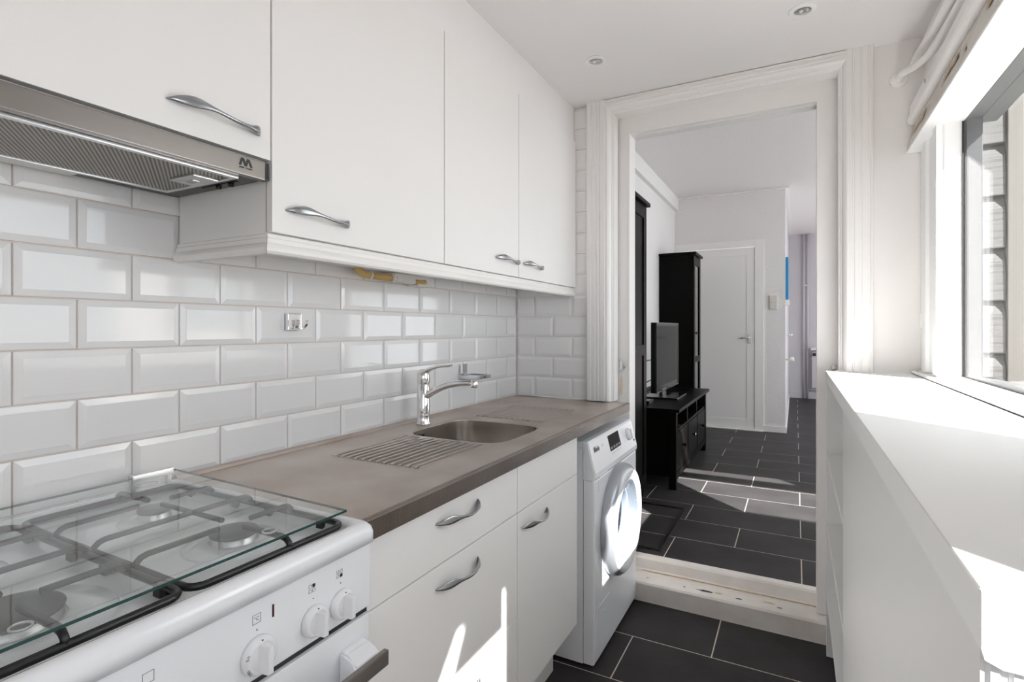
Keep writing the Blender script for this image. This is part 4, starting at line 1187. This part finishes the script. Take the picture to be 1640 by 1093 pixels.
# pipes, ledge and radiator at the far end
fp = thing('riser_pipes', 'pair of thin grey riser pipes from floor to ceiling on the farthest wall', 'pipes', (0.14, 9.8, ZF2))
for xx in (0.118, 0.172): obj('pipe', tube(bm_new(), [(xx, 9.785, ZF2), (xx, 9.785, ZC2)], .014, 10), 'hall_far_paint', fp)
bx('ceiling_plate', 'hall_far_paint', fp, 0.08, 0.21, 9.75, 9.819, ZC2 - .012, ZC2)
bx('clamp', 'hall_far_paint', fp, 0.11, 0.18, 9.765, 9.80, 1.95, 1.98)
fr_ = thing('far_radiator', 'grey panel radiator under a ledge on the farthest wall', 'radiator', (0.5, 9.75, 0.3))
bx('ledge', 'plastic_white', fr_, 0.215, 1.2, 9.66, 9.819, 0.935, 0.965, bev=.003)
bx('panel', 'hall_far_paint', fr_, 0.23, 1.1, 9.72, 9.76, 0.33, 0.90, bev=.006)
b_ = bm_new()
for zz in (0.80, 0.30): tube(b_, [(0.215, 9.75, zz), (0.6, 9.75, zz)], .013, 8)
obj('feed_pipe', b_, 'plastic_white', fr_)
bx('valve', 'black', fr_, 0.24, 0.29, 9.69, 9.73, 0.84, 0.885, bev=.004)
obj('wall_bracket', box(bm_new(), 0.23, 0.26, 9.76, 9.819, 0.35, 0.88), 'hall_far_paint', fr_)

# windows of the room beyond
w4 = thing('window_4', 'outside window with beige post and small panes above, next to the grey siding', 'window', (1.3, 2.55, 1.22), kind='structure')
b_ = bm_new()
box(b_, 0.702, 0.722, 2.535, 2.60, 1.222, 2.358, bev=.002); box(b_, 1.92, 1.948, 2.535, 2.60, 1.222, 2.358, bev=.002)
box(b_, 0.722, 1.92, 2.535, 2.60, 1.222, 1.242, bev=.002); box(b_, 0.722, 1.92, 2.535, 2.60, 2.335, 2.358, bev=.002); box(b_, 0.722, 1.92, 2.535, 2.60, 2.035, 2.14, bev=.002)
obj('window_frame', b_, 'plastic_white', w4)
bx('pane', 'window_glass', w4, 0.722, 1.92, 2.565, 2.569, 1.242, 2.035); bx('pane', 'window_glass', w4, 0.722, 1.92, 2.565, 2.569, 2.14, 2.335)
w5 = thing('fill_window', 'unseen broad window added on the right to brighten the room beyond', 'window', (2.65, 5.95, 0.60), kind='structure')  # out of view, put in to raise the light in this room
b_ = bm_new()
ys = [2.9 + 6.1 * k / 5 for k in range(6)]
for k, y in enumerate(ys): box(b_, 2.63, 2.69, y if k == 0 else y - .03, y if k == 5 else y + .03, .60, 2.60, bev=.003)
box(b_, 2.63, 2.69, 2.93, 8.97, .60, .65); box(b_, 2.63, 2.69, 2.93, 8.97, 2.55, 2.60)
obj('window_frame', b_, 'gloss_paint', w5)
for k in range(5): bx('pane', 'window_glass', w5, 2.658, 2.662, ys[k] + .03, ys[k + 1] - .03, .65, 2.55)

# floor hatch
ht = thing('floor_hatch', 'thin black metal frame of a hatch set into the dark floor tiles', 'floor hatch', (-0.9, 3.1, ZF2))
b_ = bm_new()
hx0, hx1, hy0, hy1 = -1.16, -0.606, 2.735, 3.455
box(b_, hx0, hx1, hy0, hy0 + .016, ZF2, ZF2 + .004); box(b_, hx0, hx1, hy1 - .016, hy1, ZF2, ZF2 + .004)
box(b_, hx0, hx0 + .016, hy0 + .016, hy1 - .016, ZF2, ZF2 + .004); box(b_, hx1 - .020, hx1, hy0 + .016, hy1 - .016, ZF2, ZF2 + .004)
obj('hatch_frame', b_, 'black', ht)

# tall closed cabinet beside the doorway
def corniced(name, label, cat, x0, x1, y0, y1, z1):
    t = thing(name, label, cat, ((x0 + x1) / 2, (y0 + y1) / 2, ZF2))
    bx('cornice', 'hemnes', t, x0, x1 + .022, y0 - .020, y1 + .020, z1 - .025, z1, bev=.004)
    return t
bc = corniced('tall_cabinet', 'tall black brown cabinet with closed doors just behind the doorway', 'cabinet', LX2 + .003, -0.885, 2.78, 3.600, 2.120)
for yy in (2.78, 3.572): bx('side_panel', 'hemnes', bc, LX2 + .003, -0.905, yy, yy + .028, ZF2, 2.095, bev=.002)
bx('back_panel', 'hemnes', bc, LX2 + .003, LX2 + .010, 2.808, 3.572, ZF2 + .02, 2.095)
for zz in (0.22, 0.60, 0.95, 1.30, 1.68): bx('shelf', 'hemnes', bc, LX2 + .010, -0.91, 2.808, 3.572, zz, zz + .022)
bx('plinth', 'hemnes', bc, -0.925, -0.908, 2.808, 3.572, ZF2, 0.22)
for ya, yb_ in ((2.784, 3.188), (3.192, 3.597)):
    b_ = bm_new()
    for a in ((ya, ya + .07), (yb_ - .07, yb_)): box(b_, -0.904, -0.885, a[0], a[1], 0.225, 2.09, bev=.001)
    for a in ((0.225, 0.31), (1.10, 1.17), (2.01, 2.09)): box(b_, -0.904, -0.885, ya + .07, yb_ - .07, a[0], a[1], bev=.001)
    cd_ = obj('door', b_, 'hemnes', bc)
    for za, zb in ((0.31, 1.10), (1.17, 2.01)): bx('door_panel', 'hemnes', cd_, -0.900, -0.893, ya + .07, yb_ - .07, za, zb)
    ky = yb_ - .035 if ya < 3 else ya + .035
    obj('knob', lathe(bm_new(), [(.006, 0), (.006, .010), (.013, .016), (.012, .024), (0, .026)], (-0.885, ky, 1.135), 'x', 14), 'black', cd_)
# glass door cabinet at the far wall
gc = corniced('display_cabinet', 'tall black brown cabinet with a narrow glass door near the closed door', 'display cabinet', LX2 + .003, -0.905, 5.62, 6.04, 2.052)
b_ = bm_new()
for yy in (5.62, 6.02): box(b_, LX2 + .003, -0.925, yy, yy + .020, ZF2, 2.027)
box(b_, LX2 + .003, LX2 + .009, 5.64, 6.02, ZF2 + .03, 2.027); box(b_, LX2 + .009, -0.925, 5.64, 6.02, ZF2 + .06, ZF2 + .08); box(b_, LX2 + .009, -0.925, 5.64, 6.02, 2.005, 2.027)
obj('body', b_, 'hemnes', gc)
for zz in (0.62, 1.0, 1.36, 1.70): bx('shelf', 'hemnes', gc, LX2 + .009, -0.94, 5.641, 6.019, zz, zz + .016)
b_ = bm_new()
box(b_, -0.924, -0.905, 5.622, 5.70, ZF2 + .08, 2.02); box(b_, -0.924, -0.905, 5.965, 6.038, ZF2 + .08, 2.02)
for za, zb in ((ZF2 + .08, ZF2 + .17), (0.93, 0.99), (1.93, 2.02)): box(b_, -0.924, -0.905, 5.70, 5.965, za, zb)
gd = obj('door_frame', b_, 'hemnes', gc)
for za, zb in ((ZF2 + .17, 0.93), (0.99, 1.93)): bx('glass_pane', 'cabinet_glass', gd, -0.917, -0.913, 5.70, 5.965, za, zb)
obj('knob', lathe(bm_new(), [(.006, 0), (.006, .010), (.014, .016), (.012, .026), (0, .028)], (-0.905, 5.66, 1.23), 'x', 14), 'black', gd)
# tv bench
tb = thing('tv_bench', 'black brown television bench with drawers and open slots', 'tv bench', (-0.98, 4.52, ZF2))
bz = 0.716; fx_ = -0.735
bx('top', 'hemnes', tb, LX2 + .004, -0.708, 3.795, 5.255, bz - .024, bz, bev=.003)
for yy in (3.815, 5.175):
    for xx in (-1.245, fx_ - .048):
        bx('leg', 'hemnes', tb, xx, xx + .050, yy, yy + .050, ZF2, bz - .024, bev=.003)
for yy in (3.825, 5.19): bx('side_panel', 'hemnes', tb, -1.194, fx_ - .050, yy, yy + .022, 0.235, bz - .024)
bx('back_panel', 'hemnes', tb, -1.225, -1.215, 3.866, 5.174, 0.235, bz - .024)
bx('bottom', 'hemnes', tb, -1.213, fx_ - .02, 3.866, 5.174, 0.240, 0.262)
bx('slot_shelf', 'hemnes', tb, -1.213, fx_ - .006, 3.866, 5.174, 0.545, 0.562)
for yy in (4.290, 4.725): bx('divider', 'hemnes', tb, -1.213, fx_ - .006, yy, yy + .024, 0.262, bz - .024)
bx('front_rail', 'hemnes', tb, fx_ - .02, fx_ - .001, 3.866, 5.174, 0.215, 0.262)
bx('top_rail', 'hemnes', tb, fx_ - .02, fx_ - .001, 3.866, 5.174, bz - .045, bz - .024)
for i, (ya, yb_) in enumerate(((3.870, 4.286), (4.318, 4.721), (4.753, 5.170))):
    dfr = bx('drawer', 'hemnes', tb, fx_ - .020, fx_ - .002, ya, yb_, 0.266, 0.540, bev=.002)
    obj('knob', lathe(bm_new(), [(.006, 0), (.006, .010), (.014, .016), (.013, .026), (0, .028)], (fx_ - .002, (ya + yb_) / 2, 0.42), 'x', 14), 'satin' if i == 1 else 'hemnes', dfr)
# television on the bench
tv = thing('television', 'flat black television standing on the bench', 'television', (-0.95, 4.6, bz))
bx('stand_plate', 'tv_bezel', tv, -1.09, -0.815, 4.28, 4.68, bz + .0005, bz + .016, bev=.004)
bx('stand_rim', 'satin', tv, -0.819, -0.812, 4.285, 4.675, bz + .002, bz + .014, bev=.002)
bx('neck', 'satin', tv, -0.985, -0.955, 4.42, 4.56, bz + .016, bz + .07, bev=.004)
bx('casing', 'tv_bezel', tv, -1.01, -0.965, 4.235, 5.105, 0.765, 1.325, bev=.006)
bx('screen', 'tv_screen', tv, -0.966, -0.9635, 4.262, 5.078, 0.812, 1.300)
b_ = bm_new()
for a in ((4.235, 4.241, .765, 1.325), (5.099, 5.105, .765, 1.325)): box(b_, -0.968, -0.9605, *a)
box(b_, -0.968, -0.9605, 4.241, 5.099, 1.319, 1.325); box(b_, -0.968, -0.9605, 4.241, 5.099, .765, .771)
obj('rim', b_, 'satin', tv)
bx('back_bulge', 'tv_bezel', tv, -1.045, -1.009, 4.38, 4.96, 0.80, 1.20, bev=.012)
for pts in ([(-1.05, 4.40, 1.02), (-1.08, 4.28, 1.00), (-1.10, 4.22, 0.90), (-1.10, 4.20, 0.78), (-1.08, 4.22, 0.735)], [(-1.04, 4.40, 0.86), (-1.08, 4.22, 0.82), (-1.08, 4.16, 0.76), (-1.05, 4.12, 0.730), (-1.00, 4.16, 0.730)], [(-1.04, 4.45, 0.80), (-1.06, 4.20, 0.75), (-1.02, 4.10, 0.730), (-0.98, 4.18, 0.730)]):
    obj('cable', tube(bm_new(), smooth_path(pts, 6), .004, 6), 'cable', tv)
bxs = thing('media_box', 'small flat black box with cables beside the television stand', 'media box', (-1.05, 3.98, bz))
bx('case', 'tv_bezel', bxs, -1.15, -0.95, 3.93, 4.06, bz + .001, bz + .028, bev=.003); bx('front_strip', 'satin', bxs, -0.951, -0.949, 3.935, 4.055, bz + .006, bz + .022)

# ------------------------------------------------------------------ outside
wo = tag(obj('wall_outside', box(bm_new(), ROX - .02, 0.70, 2.50, 2.553, -0.2, 3.0), 'frame_grey'), 'outside wall of grey grained siding boards seen through the kitchen window', 'siding', kind='structure')
E_ = 0.1862
b_ = bm_new()
sec = [(2.500, 0.001), (2.474, 0.001), (2.4725, 0.003), (2.4735, 0.138), (2.476, 0.146), (2.482, 0.156), (2.489, 0.168), (2.4925, 0.1785), (2.500, 0.1785)]
prism(b_, sec, 0.515, 0.653, 'x')
bmesh.ops.recalc_face_normals(b_, faces=b_.faces)
me = bpy.data.meshes.new('siding_board'); b_.to_mesh(me); b_.free(); me.materials.append(MATS['siding'])
for k in range(17):
    o = bpy.data.objects.new('siding_board', me)
    o.location = (0, 0, 1.190 - E_ * 7 + E_ * k)
    link(o, wo)
post = bm_new(); box(post, 0.6565, 0.700, 2.462, 2.553, -0.2, 3.0, bev=.003)
tag(obj('trim_10', post, 'post_beige'), 'beige outside corner post between siding and window', 'post', kind='structure')
gr = bm_new(); box(gr, ROX - 0.02, 8, -8, 2.52, -0.4, -0.2)
tag(obj('floor_outside', gr, 'paving'), 'grey paved yard outside the kitchen window', 'paving', kind='structure')
# added unseen plate by the pier, slants the sun patch on the washing machine
ev = thing('sun_blocker', 'unseen grey bracket added outside to cut the sun patch on the washing machine', 'bracket', (0.76, 0.86, 2.1))
b_ = bm_new(); prism(b_, [(ROX, 1.80), (0.582, 1.895), (1.02, 2.465), (1.02, 2.56), (ROX, 2.56)], 0.840, 0.878, 'y'); obj('blocker_plate', b_, 'frame_grey', ev)
ro = bm_new(); box(ro, WX - .2, 1.04, YN - .3, 2.45, 2.56, 2.64)
tag(obj('trim_11', ro, 'frame_grey'), 'grey flat roof edge over the kitchen windows outside', 'roof edge', kind='structure')
